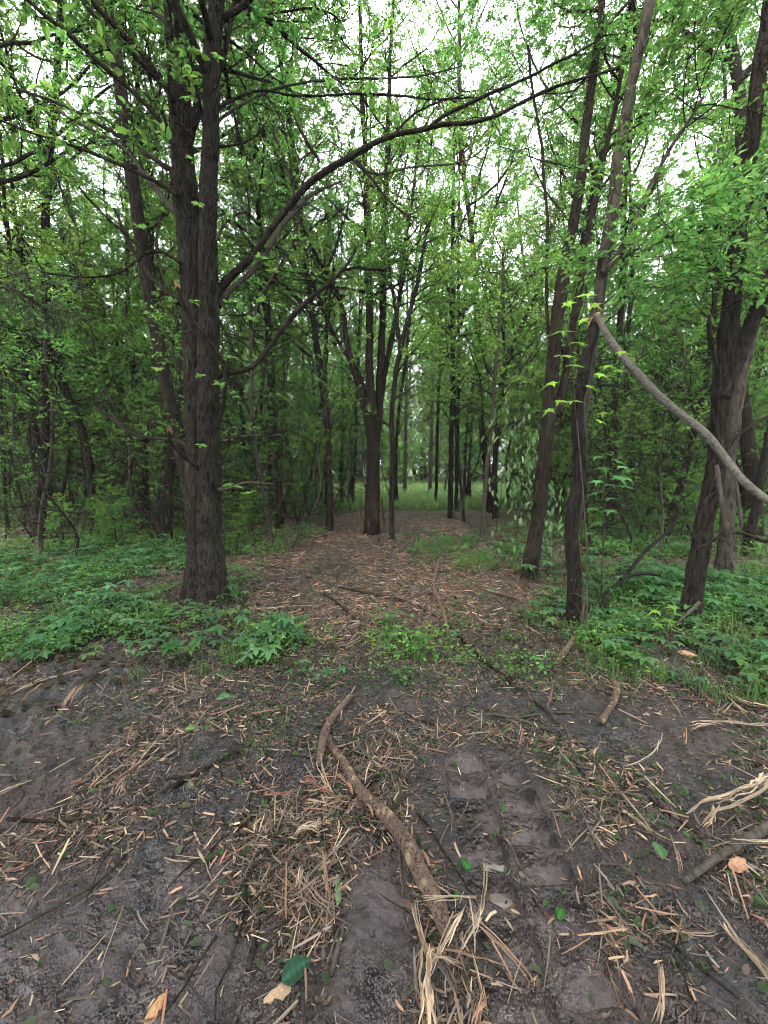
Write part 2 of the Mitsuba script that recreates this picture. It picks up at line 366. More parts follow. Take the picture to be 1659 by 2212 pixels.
def ground_sheet():
    th = np.concatenate([np.linspace(-math.pi, -1.05, 40)[:-1], np.linspace(-1.05, 1.05, 560), np.linspace(1.05, math.pi, 40)[1:-1]])
    r = [0.02, 0.2, 0.4, 0.55]
    while r[-1] < 118:
        r.append(r[-1] * (1.0058 if r[-1] < 5 else 1.014 if r[-1] < 16 else 1.12))
    r = np.array(r)
    t, q = np.meshgrid(th, r)
    x, y = q * np.sin(t), q * np.cos(t)
    z = H(x.ravel(), y.ravel()).reshape(x.shape)
    V = np.stack([x, y, z], -1).reshape(-1, 3)
    n, m = len(r), len(th)
    i, j = np.meshgrid(np.arange(n - 1), np.arange(m), indexing='ij')
    q4 = np.stack([i * m + j, (i + 1) * m + j, (i + 1) * m + (j + 1) % m, i * m + (j + 1) % m], -1).reshape(-1, 4)
    F = np.vstack([q4[:, [0, 2, 1]], q4[:, [0, 3, 2]]])
    x, y = V[:, 0], V[:, 1]
    rr = np.hypot(x, y); z0 = x * 0
    n1 = meshkit.fbm(np.stack([x * 3, y * 3, z0 + 2], -1), 4, 3); n2 = meshkit.fbm(np.stack([x * 14, y * 14, z0], -1), 3, 8); n3 = meshkit.noise(np.stack([x * 60, y * 60, z0], -1), 4)
    L = lambda a, b, k: np.asarray(a)[None] * (1 - k[:, None]) + np.asarray(b)[None] * k[:, None]
    st = lambda a, b, v: np.clip((v - a) / (b - a), 0, 1)
    soil = L((0.0042, 0.0032, 0.0029), (0.0185, 0.0133, 0.0118), st(0.3, 0.7, 0.5 * n1 + 0.5 * n2))
    press = L((0.036, 0.030, 0.031), (0.064, 0.054, 0.0555), st(0.3, 0.7, 0.5 * n1 + 0.5 * n2))
    mud = L((0.0115, 0.0094, 0.0096), (0.040, 0.0330, 0.0342), st(0.3, 0.7, 0.65 * n1 + 0.35 * n2))
    c = L(soil, mud, np.zeros(len(x)))
    lg = np.where(rr < 3, lugs(x, y), 0)
    sm = np.clip(np.where(rr < 6, zones(x, y), 0) * st(0.36, 0.58, n2 * 0.5 + n1 * 0.5) * 0.9 * np.where(inside(MUD_R, x, y, 0.1) * (rr < 3) > 0.5, 0.25 + 0.75 * lg, 1.0), 0, 1)
    c = soil * (1 - sm[:, None]) + mud * sm[:, None]
    k = 0.85 * lg * st(0.2, 0.4, n2)
    c = c * (1 - k[:, None]) + press * k[:, None]
    chip = L((0.016, 0.0115, 0.0095), (0.046, 0.031, 0.024), st(0.25, 0.75, n2))
    k = np.where(rr < 20, inside(ZCHIP, x, y, 0.6), 0) * 0.85
    c = c * (1 - k[:, None]) + chip * k[:, None]
    wood = L((0.022, 0.017, 0.012), (0.055, 0.044, 0.028), n2)
    k = st(4.5, 7, rr) * (1 - np.where(rr < 20, inside(ZCHIP, x, y, 0.6), 0)) * 0.8
    c = c * (1 - k[:, None]) + wood * k[:, None]
    far = L((0.045, 0.085, 0.025), (0.08, 0.14, 0.04), n1)
    k = st(12, 15, rr + 3 * (n1 - 0.5))
    c = c * (1 - k[:, None]) + far * k[:, None]
    c = np.clip(c * (0.8 + 0.4 * n3[:, None]), 0.01, 0.5)
    return mikit.ply((V, F), 'mud_material', smooth=True, color=c)

scene['ground'] = ground_sheet()
labels['ground'] = {'label': 'dark churned mud track running into the woodland floor', 'category': 'ground', 'kind': 'structure'}

# a shallow film of water in one tread print
pc = gz(1090, 1880); th = np.linspace(0, 2 * np.pi, 48, endpoint=False)
rw = 0.095 * (1 + 0.12 * np.cos(2 * th + 0.6) + 0.08 * np.sin(3 * th) + 0.04 * np.sin(7 * th))
pv = np.stack([pc[0] + rw * np.cos(th), pc[1] + rw * np.sin(th)], 1)
gx, gy = np.meshgrid(np.linspace(-0.09, 0.09, 25), np.linspace(-0.09, 0.09, 25))
zz = np.percentile(H(pc[0] + gx.ravel(), pc[1] + gy.ravel()), 42)
V = np.vstack([np.column_stack([pv, np.full(48, zz)]), [[pc[0], pc[1], zz]]])
scene['puddle'] = mikit.ply((V, np.array([[i, (i + 1) % 48, 48] for i in range(48)])), 'wet_mud_material', smooth=True)
labels['puddle'] = {'label': 'small shiny puddle of muddy water in a tread print', 'category': 'puddle', 'kind': 'structure'}

def on_ground(u, v):
    p = gz(u, v)
    p[2] = Hs(p[0], p[1])
    return p

TAN = np.array([[0.25, 0.185, 0.12], [0.30, 0.235, 0.165], [0.19, 0.135, 0.088], [0.20, 0.122, 0.075], [0.135, 0.095, 0.067]])
RUST = np.array([[0.15, 0.065, 0.042], [0.16, 0.09, 0.056], [0.10, 0.056, 0.042]])
GREYW = np.array([[0.085, 0.068, 0.056], [0.13, 0.11, 0.09], [0.05, 0.04, 0.033]])

def flat_strip(P, w, t, rng, col, jag=0.25):
    """A split strip of wood along the polyline P: flat, frayed, grain in its colour."""
    P, w_, _ = smooth_path(P, np.linspace(1, 1, len(P)), max(0.006, np.linalg.norm(np.diff(P, axis=0), axis=1).sum() / 26))
    K = len(P)
    s = np.linspace(0, 1, K)
    ww = w * np.minimum(1, np.minimum(s, 1 - s) * 5 + 0.12) * (1 + rng.normal(0, jag, K).cumsum() / max(3, K ** 0.5) * 0.35)
    ww = np.maximum(ww, w * 0.1)
    tan = unit(np.gradient(P, axis=0)); side = unit(np.cross(tan, [0, 0, 1.0]) + 1e-6); nrm = np.cross(side, tan)
    ro = rng.normal(0, 0.5) + np.linspace(0, rng.normal(0, 0.6), K)
    a = side * np.cos(ro)[:, None] + nrm * np.sin(ro)[:, None]; b = np.cross(a, tan)
    ring = [a * ww[:, None] * 0.5, b * t * 0.5 + a * ww[:, None] * 0.12, -a * ww[:, None] * 0.5, -b * t * 0.5 - a * ww[:, None] * 0.1]
    V = np.stack([P + r for r in ring], 1).reshape(-1, 3)
    k, j = np.meshgrid(np.arange(K - 1), np.arange(4), indexing='ij')
    q = np.stack([k * 4 + j, k * 4 + (j + 1) % 4, (k + 1) * 4 + (j + 1) % 4, (k + 1) * 4 + j], -1).reshape(-1, 4)
    F = np.vstack([q[:, [0, 2, 1]], q[:, [0, 3, 2]], [[0, 1, 2], [0, 2, 3], [4 * K - 4, 4 * K - 2, 4 * K - 3], [4 * K - 4, 4 * K - 1, 4 * K - 2]]])
    C = np.clip(np.asarray(col)[None] * rng.uniform(0.75, 1.2, (len(V), 1)), 0, 0.8)
    return V, F, C

# ------------------------------------------------------------------ the big twin-stemmed tree
def big_tree():
    k = thing('oak_tree', 'large dark twin-stemmed tree with deeply furrowed bark beside the ground cover', 'tree')
    y = gz(452, 1298)[1]
    def lobes(s, th, R):
        g = np.exp(-s / 0.22)[:, None]
        return g * (0.05 + 0.13 * np.maximum(np.cos(th * 1 - 0.2), 0) ** 3 + 0.05 * np.maximum(np.cos(3 * th + 1.0), 0))
    left = [(430, 1312, 74), (432, 1250, 72), (432, 1150, 70), (430, 1000, 68), (428, 900, 66), (422, 750, 66), (415, 600, 64), (408, 480, 62), (398, 380, 60), (392, 280, 57), (385, 150, 54), (376, 0, 50), (368, -200, 44), (360, -500, 34)]
    right = [(458, 1312, 76), (456, 1250, 66), (453, 1150, 62), (452, 1000, 58), (450, 900, 55), (450, 750, 53), (450, 600, 48), (450, 480, 45), (451, 380, 44), (454, 280, 42), (458, 150, 40), (468, 0, 37), (480, -200, 31), (495, -500, 20)]
    P1, R1 = trace(left, y, y + 0.12); P2, R2 = trace(right, y - 0.05, y - 0.25)
    P1[0, 2] = P2[0, 2] = -0.12
    out = []
    for n, (P, R) in enumerate(((P1, R1), (P2, R2))):
        m, Pm, Rm = limb(P, R, 'bark_oak', 190, 0.014, 0.013, 0.012, 3 + n, lobes, 56, 9.0)
        part(k, 'trunk', m); out.append((Pm, Rm))
    limbs = [
        ([(448, 672, 44), (500, 597, 27), (540, 558, 24), (600, 480, 24), (650, 420, 24), (700, 375, 24), (760, 340, 23), (830, 300, 20), (880, 285, 18), (940, 270, 16), (1010, 265, 15), (1070, 250, 13), (1150, 210, 12), (1250, 172, 9), (1340, 148, 5)], 0.0, -0.5, 'bark_brown'),
        ([(930, 272, 12), (1000, 230, 11), (1100, 182, 10), (1200, 140, 8), (1310, 75, 5)], -0.30, -0.45, 'bark_brown'),
        ([(470, 660, 30), (505, 620, 20), (545, 585, 18), (600, 505, 17), (650, 440, 15), (690, 412, 11), (740, 390, 5)], 0.25, 0.9, 'bark_grey'),
        ([(452, 822, 26), (500, 805, 18), (540, 795, 17), (600, 722, 16), (650, 665, 15), (700, 620, 13), (745, 578, 10), (768, 532, 7)], -0.05, -0.25, 'bark_brown'),
        ([(700, 620, 8), (728, 592, 8), (760, 577, 8), (800, 580, 8), (836, 583, 9)], -0.2, -0.1, 'bark_brown'),
        ([(462, 938, 20), (476, 905, 14), (485, 850, 14), (485, 800, 13), (472, 770, 12), (440, 722, 11), (410, 680, 11), (385, 620, 10)], -0.08, -0.55, 'bark_brown'),
        ([(445, 1030, 22), (425, 1008, 14), (397, 985, 13), (378, 965, 11), (370, 930, 11)], -0.08, -0.55, 'bark_brown'),
        ([(420, 985, 16), (370, 950, 9), (300, 942, 8), (255, 915, 7), (200, 882, 5)], -0.1, 0.3, 'bark_brown'),
        ([(470, 1056, 12), (500, 1052, 9), (530, 1042, 8), (560, 1043, 6), (592, 1046, 4)], -0.1, -0.35, 'bark_grey'),
        ([(470, 948, 12), (520, 944, 8), (570, 942, 6), (610, 938, 4)], 0.1, 0.4, 'bark_grey'),
        ([(440, 435, 22), (425, 412, 15), (365, 290, 15), (280, 190, 14), (200, 120, 13), (130, 55, 12), (70, 5, 10), (20, -40, 8)], -0.06, -0.9, 'bark_brown'),
        ([(375, 220, 22), (345, 170, 17), (300, 110, 17), (240, 50, 16), (195, 0, 15), (140, -60, 12)], -0.15, -0.6, 'bark_brown'),
        ([(380, 375, 18), (335, 345, 12), (250, 290, 11), (160, 240, 10), (60, 200, 8), (-40, 170, 5)], 0.0, 0.5, 'bark_brown'),
        ([(392, 480, 24), (360, 435, 16), (330, 400, 13), (290, 345, 12), (200, 280, 10), (120, 235, 7)], 0.1, 0.8, 'bark_grey'),
        ([(385, 425, 18), (345, 395, 12), (290, 370, 11), (150, 310, 9), (60, 280, 7), (-40, 240, 4)], -0.1, -0.3, 'bark_brown'),
        ([(390, 655, 20), (340, 610, 12), (290, 545, 11), (268, 500, 9), (245, 450, 6)], -0.05, 0.2, 'bark_brown'),
        ([(392, 570, 12), (310, 550, 8), (250, 590, 6), (170, 598, 5), (95, 596, 4)], -0.1, -0.5, 'bark_brown'),
        ([(468, 170, 20), (482, 110, 17), (498, 40, 16), (512, -30, 14), (530, -120, 10)], -0.1, -0.2, 'bark_oak'),
        ([(465, 238, 14), (500, 218, 10), (560, 198, 9), (640, 208, 8), (760, 202, 8), (900, 208, 7), (1050, 212, 4)], 0.0, 0.3, 'bark_brown'),
        ([(468, 262, 14), (500, 240, 10), (560, 205, 9), (640, 180, 8), (760, 172, 7), (880, 165, 5), (1000, 145, 3)], 0.2, 0.6, 'bark_grey'),
        ([(468, 318, 12), (500, 315, 8), (540, 300, 7), (573, 266, 5)], -0.1, -0.1, 'bark_brown'),
        ([(420, 300, 12), (368, 190, 11), (372, 100, 10), (362, 0, 9), (350, -80, 7)], -0.05, -0.6, 'bark_brown'),
        ([(440, 270, 12), (428, 200, 9), (405, 110, 9), (380, 30, 8), (365, -40, 6)], -0.05, -0.5, 'bark_oak'),
        ([(470, 520, 14), (480, 490, 8), (510, 462, 7), (545, 455, 5)], -0.2, -0.3, 'bark_grey'),
        ([(470, 60, 12), (520, 35, 9), (600, 30, 8), (680, 20, 7), (735, 45, 5)], 0.0, 0.2, 'bark_brown'),
        ([(690, 350, 8), (660, 300, 8), (640, 270, 7)], -0.15, -0.1, 'bark_brown'),
        ([(760, 342, 9), (800, 372, 7), (880, 362, 6), (960, 355, 5), (1050, 310, 3)], -0.2, 0.1, 'bark_grey'),
        ([(770, 345, 9), (810, 395, 7), (850, 440, 5), (900, 470, 3)], -0.3, -0.4, 'bark_brown'),
        ([(850, 292, 8), (885, 255, 6), (930, 228, 5), (1000, 205, 3)], -0.25, -0.3, 'bark_brown')]
    paths = []
    for n, (pts, a, b, mat) in enumerate(limbs):
        P, R = trace(pts, y + a, y + b)
        m, Pm, Rm = limb(P, R * 0.8, mat, 12, 0.03, 0.005, 0.022, 40 + n, None, 50, 14)
        lab = 'short dead branch stub with a torn orange end' if n in (5, 6) else None
        bk = part(k, 'branch', m, label=lab)
        if n in (5, 6):                                   # torn end
            e, d = Pm[-1], unit(Pm[-1] - Pm[-4]); rng = R_(n)
            q = np.stack([e + rng.normal(0, 0.6, (9, 3)) * Rm[-1], e + d * rng.uniform(0.02, 0.05, (9, 1)) + rng.normal(0, 0.8, (9, 3)) * Rm[-1]], 1)
            V, F = tubes(q, np.tile([0.008, 0.002], (9, 1)), 4)
            part(bk, 'torn_end', litterply((V, F, np.tile([0.16, 0.085, 0.05], (len(V), 1)))))
        if n not in (5, 6): paths.append((resample(Pm, 10), Rm[0], n))
    # bare twigs along the limbs, leaves only towards the outer ends
    rng = R_(77)
    PP = np.stack([p for p, _, _ in paths]); L = np.linalg.norm(PP[:, -1] - PP[:, 0], axis=1)
    b, tb, lb = children(PP, 13, 0.15, 1.0, np.minimum(L * 0.33, 0.8), 0.8, rng, 6, 0.1, flat=0.3, wob=0.28)
    c, tc, lc = children(b, 4, 0.2, 1.0, np.maximum(lb * 0.45, 0.12), 0.8, rng, 4, 0.0, flat=0.3, wob=0.25)
    V, F = join([tubes(b, taper_r(rng.uniform(0.003, 0.008, len(b)), 6), 4, cap=False), tubes(c, taper_r(rng.uniform(0.0014, 0.003, len(c)), 4), 3, cap=False)])
    part(k, 'twigs', mikit.ply((V, F), 'bark_brown', smooth=True), kind='stuff')
    up = [n in (10, 11, 12, 13, 14, 17, 18, 19, 21, 22, 24) for _, _, n in paths]
    sel = np.repeat(np.repeat(up, 13), 4) & (np.repeat(tb, 4) > 0.35) & (rng.random(len(c)) < 0.5)
    tb_ = []
    for Pm, Rm in out:
        low = Pm[(Pm[:, 2] > 0.6) & (Pm[:, 2] < 6)]
        a_, _, l_ = children(resample(low, 30)[None], 44, 0.02, 1.0, 0.75, 1.35, rng, 7, 0.15, wob=0.25, radial=True, taper=0.2)
        b_, _, _ = children(a_, 5, 0.35, 1.0, l_ * 0.35, 0.8, rng, 4, 0.0, flat=0.3, wob=0.25)
        tb_ += [tubes(a_, taper_r(rng.uniform(0.003, 0.006, len(a_)), 7), 4, cap=False), tubes(b_, taper_r(rng.uniform(0.0014, 0.0026, len(b_)), 4), 3, cap=False)]
    part(k, 'dead_twigs', mikit.ply(join(tb_), 'bark_brown', smooth=True), kind='stuff')
    big = np.repeat(np.repeat(up, 13), 4) & (rng.random(len(c)) < 0.10)
    lv = [leaves_on(c[big], 5, 0.11, rng, BRIGHT, width=0.5, shape=6), leaves_on(c[sel], 8, 0.062, rng, MIDGREEN, width=0.48, shape=6)]
    for n, (Pm, Rm) in enumerate(out):
        top = Pm[:, 2] > 4.8
        tw, l = grow(Pm[top], Rm[top], 90 + n, 0.1, 14, 2.4, 1.0, 7, 5, 8, 0.065, MIDGREEN)
        part(k, 'upper_branches', mikit.ply(tw, 'bark_brown', smooth=True), kind='stuff'); lv.append(l)
    part(k, 'crown', leafply(join(lv)), kind='stuff')
    # shoots with single large leaves on trunk and limbs
    spots = [(497, 560, -0.3), (560, 545, -0.2), (590, 575, -0.2), (640, 500, -0.2), (520, 340, -0.3), (560, 380, -0.2), (610, 400, -0.1), (430, 430, -0.6), (415, 330, -0.6), (470, 110, -0.6), (405, 200, -0.6), (300, 480, -0.3), (420, 640, -0.6),
             (505, 640, -0.4), (560, 640, -0.2), (430, 800, -0.6), (500, 760, -0.4), (475, 820, -0.5), (430, 950, -0.6), (500, 1040, -0.4), (540, 1055, -0.4), (340, 790, -0.2), (300, 760, 0.1), (545, 680, -0.2), (610, 650, -0.1), (495, 460, -0.3), (370, 640, -0.5)]
    rng = R_(5)
    for i, (u, v, dy) in enumerate(spots):
        p = at(u, v, y + dy)
        src = at(min(max(u, 415), 470), v + 14, y - 0.32) if 380 < u < 520 else p + np.array([rng.uniform(-0.12, 0.12), 0.08, -0.05])
        q = np.stack([src, (src + p) / 2 + [0, -0.02, 0.02], p])[None]
        V, F = tubes(q, [[0.004, 0.003, 0.0015]], 4)
        sk = part(k, 'shoot', mikit.ply((V, F), 'bark_brown', smooth=True))
        nl = int(rng.integers(5, 9)); dirn = unit(p - src + np.array([0, 0, 0.02]))
        axis = np.stack([src + (p - src) * t + [0, 0, -0.05 * t * t] for t in np.linspace(0.35, 1.25, nl)])
        sd = unit(np.cross(dirn, [0, 0, 1.0]) + 1e-6)
        for j in range(nl):
            d = unit(dirn + sd * (0.9 if j % 2 else -0.9) * (j < nl - 1) + rng.normal(0, 0.25, 3) - [0, 0, 0.2])
            part(sk, 'leaf', leafply(leaf_cards(axis[j:j + 1], d[None], np.array([[0.1, -0.3, 1.0]]) + rng.normal(0, 0.35, (1, 3)), rng.uniform(0.05, 0.10), 0.42, rng, MIDGREEN, 0.2, shape=6)))
    return y
Y_BIG = big_tree()

# ------------------------------------------------------------------ other trees traced one by one
def traced_tree(name, label, stems, mat, seed, y=None, crown=None, cat='tree', sides=40, amp=0.006, step=0.03, twigs=0, group=None, base=None, lean=0.0, extra=None, roots=0.25, ws=1.0):
    """stems: lists of (u, v, w); the first starts on the ground; a stem of its own starts inside another one."""
    k = thing(name, label, cat, group)
    y0 = y or gz(stems[0][0][0], stems[0][0][1])[1]
    first = True
    leaves, branches, allp = [], [], []
    for n, st in enumerate(stems):
        P, R = trace(st, y0 + (lean * n), y0 + lean * (n + 1)); R = R * ws
        lob = None
        if first:
            P[0, 2] = -0.12
            rr = R[0]
            lob = lambda s, th, R: np.exp(-s / 0.16)[:, None] * rr * (roots + roots * np.maximum(np.cos(4 * th + seed), 0))
        m, Pm, Rm = limb(P, R, mat, sides if n == 0 else max(10, sides // 2), step, amp, 0.02, seed + n, lob)
        part(k, 'trunk' if first else 'stem', m)
        first = False
        allp.append((Pm, Rm))
        if crown:
            c = dict(crown)
            tw, lv = grow(Pm, Rm, seed + 17 * n, **c)
            branches.append(tw); leaves.append(lv)
    if branches:
        part(k, 'branches', mikit.ply(join(branches), 'bark_brown', smooth=True), kind='stuff')
        part(k, 'crown', leafply(join(leaves)), kind='stuff')
    if twigs:
        rng = R_(seed + 5)
        PP = np.stack([resample(p, 12) for p, _ in allp])
        a, ta, la = children(PP, twigs, 0.12, 0.95, 0.75, 1.35, rng, 7, 0.1, wob=0.2, radial=True, taper=0.3)
        b, tb, lb = children(a, 5, 0.2, 1.0, la * 0.4, 0.8, rng, 4, 0.0, flat=0.3, wob=0.25)
        V, F = join([tubes(a, taper_r(rng.uniform(0.005, 0.011, len(a)), 7), 4, cap=False), tubes(b, taper_r(rng.uniform(0.002, 0.0035, len(b)), 4), 3, cap=False)])
        part(k, 'dead_twigs', mikit.ply((V, F), 'bark_brown', smooth=True), kind='stuff')
    return k, y0, allp

CR = dict(t0=0.42, n1=19, len1=1.9, size=0.065, col=MIDGREEN)
CRB = dict(t0=0.36, n1=21, len1=2.0, size=0.068, col=BRIGHT)

# centre tree in the path, several stems from one dark base
traced_tree('multi_stem_tree', 'dark tree with several upright stems standing in the middle of the cleared path', [
    [(804, 1152, 50), (804, 1100, 44), (806, 1000, 42), (806, 930, 42), (800, 850, 26), (798, 760, 22), (798, 620, 20), (795, 500, 17), (790, 380, 15), (785, 250, 13), (780, 100, 11), (775, -100, 8)],
    [(800, 960, 24), (790, 890, 20), (775, 830, 18), (753, 760, 17), (740, 673, 16), (723, 620, 15), (690, 565, 14), (650, 480, 12), (610, 380, 10), (580, 250, 8)],
    [(812, 960, 26), (818, 880, 24), (822, 800, 22), (826, 700, 20), (828, 600, 18), (832, 450, 16), (838, 300, 13), (842, 150, 10), (850, 0, 8)],
    [(818, 900, 20), (832, 800, 17), (846, 730, 15), (860, 660, 12), (872, 560, 10), (890, 430, 8), (905, 300, 6)],
    [(790, 870, 14), (770, 800, 12), (735, 745, 11), (715, 710, 10), (690, 645, 9), (660, 585, 8), (630, 520, 6)]],
    'bark_red', 200, crown=dict(t0=0.4, n1=20, len1=2.2, size=0.068, col=BRIGHT), sides=56, amp=0.012, lean=0.08, ws=0.84)
k_ms = 'multi_stem_tree'; pb = gz(804, 1152); rng = R_(229)
for i in range(16):
    a = rng.uniform(-3.0, 0.2); r_ = 0.25 * rng.uniform(0.9, 1.15); h0 = rng.uniform(0.0, 0.3); L = rng.uniform(0.2, 1.1)
    c0 = pb + [math.cos(a) * r_ * 1.1, math.sin(a) * r_ * 1.1, h0]
    part(k_ms, 'bark_shred', litterply(flat_strip(np.array([c0, c0 + [-0.02 * math.cos(a), -0.02 * math.sin(a), L * 0.5], c0 + [-0.05 * math.cos(a), -0.05 * math.sin(a), L]]), rng.uniform(0.012, 0.035), 0.006, rng, np.array([0.036, 0.018, 0.013]) * rng.uniform(0.5, 1.5))), label='reddish torn bark strip at the foot of the trunk')
traced_tree('slender_tree', 'slender forked tree just beside the multi-stemmed tree on the path', [
    [(848, 1165, 15), (846, 1100, 12), (847, 950, 12), (849, 853, 12), (863, 766, 12), (883, 680, 11), (900, 620, 10), (915, 540, 8), (930, 430, 6)],
    [(862, 770, 9), (859, 700, 8), (850, 640, 7), (842, 580, 5), (830, 500, 4)]], 'bark_brown', 230, crown=dict(CRB, n1=12, len1=1.3))

# right-hand trees
traced_tree('grey_trunk_tree', 'tall straight grey-brown tree rising behind the hanging vine leaves', [
    [(1140, 1250, 52), (1152, 1180, 44), (1170, 1050, 42), (1183, 920, 42), (1195, 790, 41), (1205, 680, 40), (1216, 600, 37), (1235, 500, 33), (1252, 400, 30), (1270, 250, 26), (1290, 100, 22), (1305, -50, 18), (1330, -300, 12)],
    [(1200, 900, 26), (1222, 800, 24), (1240, 690, 22), (1262, 570, 20), (1285, 440, 18), (1310, 320, 15), (1345, 150, 11)],
    [(1185, 720, 10), (1180, 640, 9), (1182, 500, 8), (1176, 380, 7), (1160, 250, 6), (1140, 100, 5)]], 'bark_brown', 260, crown=dict(t0=0.74, n1=8, len1=1.7, size=0.06, col=MIDGREEN), sides=70, amp=0.009, step=0.025, lean=0.05, ws=0.82)
k_snag, Y_SNAG, _ = traced_tree('broken_trunk', 'black wet snapped-off trunk with a kink and pale lichen spots', [
    [(1243, 1352, 46), (1240, 1290, 40), (1238, 1200, 40), (1236, 1120, 40), (1247, 1055, 42), (1252, 1010, 40), (1249, 940, 36), (1248, 880, 35), (1262, 790, 36), (1274, 740, 33), (1285, 690, 28)]],
    'bark_black', 290, sides=80, amp=0.006, step=0.018, cat='trunk', roots=0.12, ws=0.88)
rng = R_(291); e = at(1285, 688, Y_SNAG)
q = np.stack([e + rng.normal(0, 0.025, (16, 3)) - [0, 0, 0.03], e + np.array([0, 0, 0.02]) + rng.normal(0, 0.035, (16, 3))], 1)
V, F = tubes(q, np.tile([0.011, 0.003], (16, 1)), 4)
part(k_snag, 'splintered_top', litterply((V, F, np.repeat(np.array([[0.20, 0.12, 0.07]]) * rng.uniform(0.4, 1.4, (16, 1)), 8, 0) if len(V) == 128 else np.tile([0.2, 0.12, 0.07], (len(V), 1)))))
traced_tree('leaning_grey_tree', 'pale grey leaning tree rising from behind the snapped black trunk', [
    [(1246, 1325, 36), (1242, 1200, 34), (1252, 1000, 34), (1264, 850, 35), (1284, 710, 38), (1300, 600, 39), (1322, 460, 37), (1340, 320, 35), (1362, 190, 34), (1384, 90, 33), (1405, -10, 31), (1440, -150, 26), (1490, -400, 18)],
    [(1302, 590, 18), (1330, 555, 14), (1370, 480, 13), (1410, 390, 12), (1450, 320, 10), (1520, 210, 8)]], 'bark_grey', 320, y=Y_SNAG + 0.30, crown=dict(t0=0.82, n1=7, len1=1.5, size=0.06, col=MIDGREEN), sides=70, amp=0.005, step=0.025, lean=-0.15, ws=0.82)
traced_tree('forked_tree', 'stout dark leaning tree forking in two beside the long bent limb', [
    [(1487, 1348, 74), (1500, 1260, 62), (1512, 1180, 60), (1532, 1080, 58), (1548, 980, 56), (1556, 880, 58), (1566, 780, 62), (1577, 690, 56), (1586, 600, 52), (1600, 460, 48), (1618, 320, 46), (1640, 160, 44), (1662, 20, 42), (1700, -150, 36), (1750, -400, 26)],
    [(1562, 860, 40), (1590, 780, 42), (1622, 700, 42), (1655, 620, 40), (1700, 520, 36), (1760, 400, 28)],
    [(1555, 830, 14), (1540, 760, 11), (1530, 700, 9), (1545, 660, 8)],
    [(1560, 600, 12), (1552, 585, 14), (1545, 575, 12)],
    [(1600, 480, 10), (1560, 490, 8), (1500, 500, 7), (1440, 510, 4)]], 'bark_oak', 350, crown=dict(t0=0.82, n1=5, len1=1.3, size=0.062, col=MIDGREEN), sides=110, amp=0.011, step=0.02, lean=-0.05, ws=0.85)
traced_tree('mossy_tree', 'pale mossy trunk standing close behind the forked leaning tree', [
    [(1562, 1250, 54), (1566, 1180, 44), (1572, 1080, 40), (1580, 950, 38), (1600, 820, 34), (1640, 650, 30), (1700, 450, 24), (1760, 250, 16)]], 'bark_grey', 380, crown=dict(CR, t0=0.75, n1=9, size=0.065), sides=44, step=0.03)
traced_tree('dark_leaning_tree', 'thin black trunk leaning to the right in the gap before the forked tree', [
    [(1432, 1172, 24), (1452, 1110, 22), (1470, 1050, 20), (1490, 970, 19), (1512, 880, 17), (1530, 780, 15), (1545, 640, 12), (1560, 480, 9)]], 'bark_black', 400, crown=dict(CR, n1=14, len1=1.6))
traced_tree('far_right_tree', 'dark trunk behind dead branches close to the right edge', [
    [(1612, 1195, 26), (1630, 1110, 24), (1650, 1000, 23), (1680, 850, 20), (1720, 650, 16), (1760, 450, 10)]], 'bark_black', 420, crown=dict(CR, t0=0.65, n1=11, size=0.07))
traced_tree('rear_right_tree', 'slim trunk in the dark right woodland behind the maple sapling', [
    [(1352, 1110, 14), (1353, 1000, 13), (1354, 836, 12), (1360, 650, 10), (1365, 450, 8)]], 'bark_grey', 430, crown=dict(CR, len1=1.6), y=11.5)

# left-hand trees
LT = [
    ('curved_dark_tree', 'thin blackish trunk curving up at the left edge of the ground cover', [[(121, 1172, 24), (113, 1103, 19), (97, 1020, 18), (80, 953, 18), (72, 886, 17), (60, 820, 17), (50, 770, 16), (37, 696, 15), (28, 620, 14), (18, 520, 12), (8, 400, 10), (0, 280, 8)],
        [(62, 830, 8), (92, 790, 7), (98, 750, 6), (90, 720, 4)]], 'bark_black', 500),
    ('v_forked_tree', 'brown trunk splitting into a dark upright fork and a leaning fork at the left', [[(208, 1162, 26), (200, 1103, 22), (187, 970, 22), (160, 886, 21), (140, 836, 20), (128, 780, 19), (128, 703, 14), (117, 620, 13), (97, 540, 12), (95, 470, 11), (90, 380, 9), (80, 260, 7)],
        [(130, 790, 17), (112, 750, 14), (77, 690, 14), (57, 590, 13), (45, 540, 12), (30, 440, 10), (20, 330, 8)], [(128, 690, 8), (140, 650, 7), (150, 630, 5), (160, 570, 4)]], 'bark_brown', 520),
    ('paired_tree', 'nearer and thicker of the two brown trunks rising behind the brush pile', [[(290, 1132, 26), (285, 1090, 20), (277, 970, 19), (267, 886, 18), (257, 803, 17), (245, 730, 16), (220, 670, 14), (200, 620, 13), (180, 553, 12), (160, 480, 10), (145, 380, 8)]], 'bark_brown', 540),
    ('upright_dark_tree', 'straight black trunk immediately left of the big furrowed tree', [[(319, 1135, 19), (317, 1090, 16), (310, 970, 15), (299, 853, 14), (284, 753, 12), (277, 653, 11), (275, 553, 10), (274, 420, 8), (270, 280, 6)]], 'bark_black', 560),
    ('back_left_tree', 'paler slanting trunk behind the curved black trunk', [[(88, 1135, 18), (83, 1053, 16), (63, 953, 15), (43, 890, 14), (25, 800, 12), (10, 700, 10), (-10, 560, 8)]], 'bark_brown', 580),
    ('edge_tree', 'very thin trunk cut by the left border of the view', [[(16, 1160, 12), (10, 1050, 11), (4, 920, 10), (0, 780, 9), (-6, 600, 7)]], 'bark_brown', 590)]
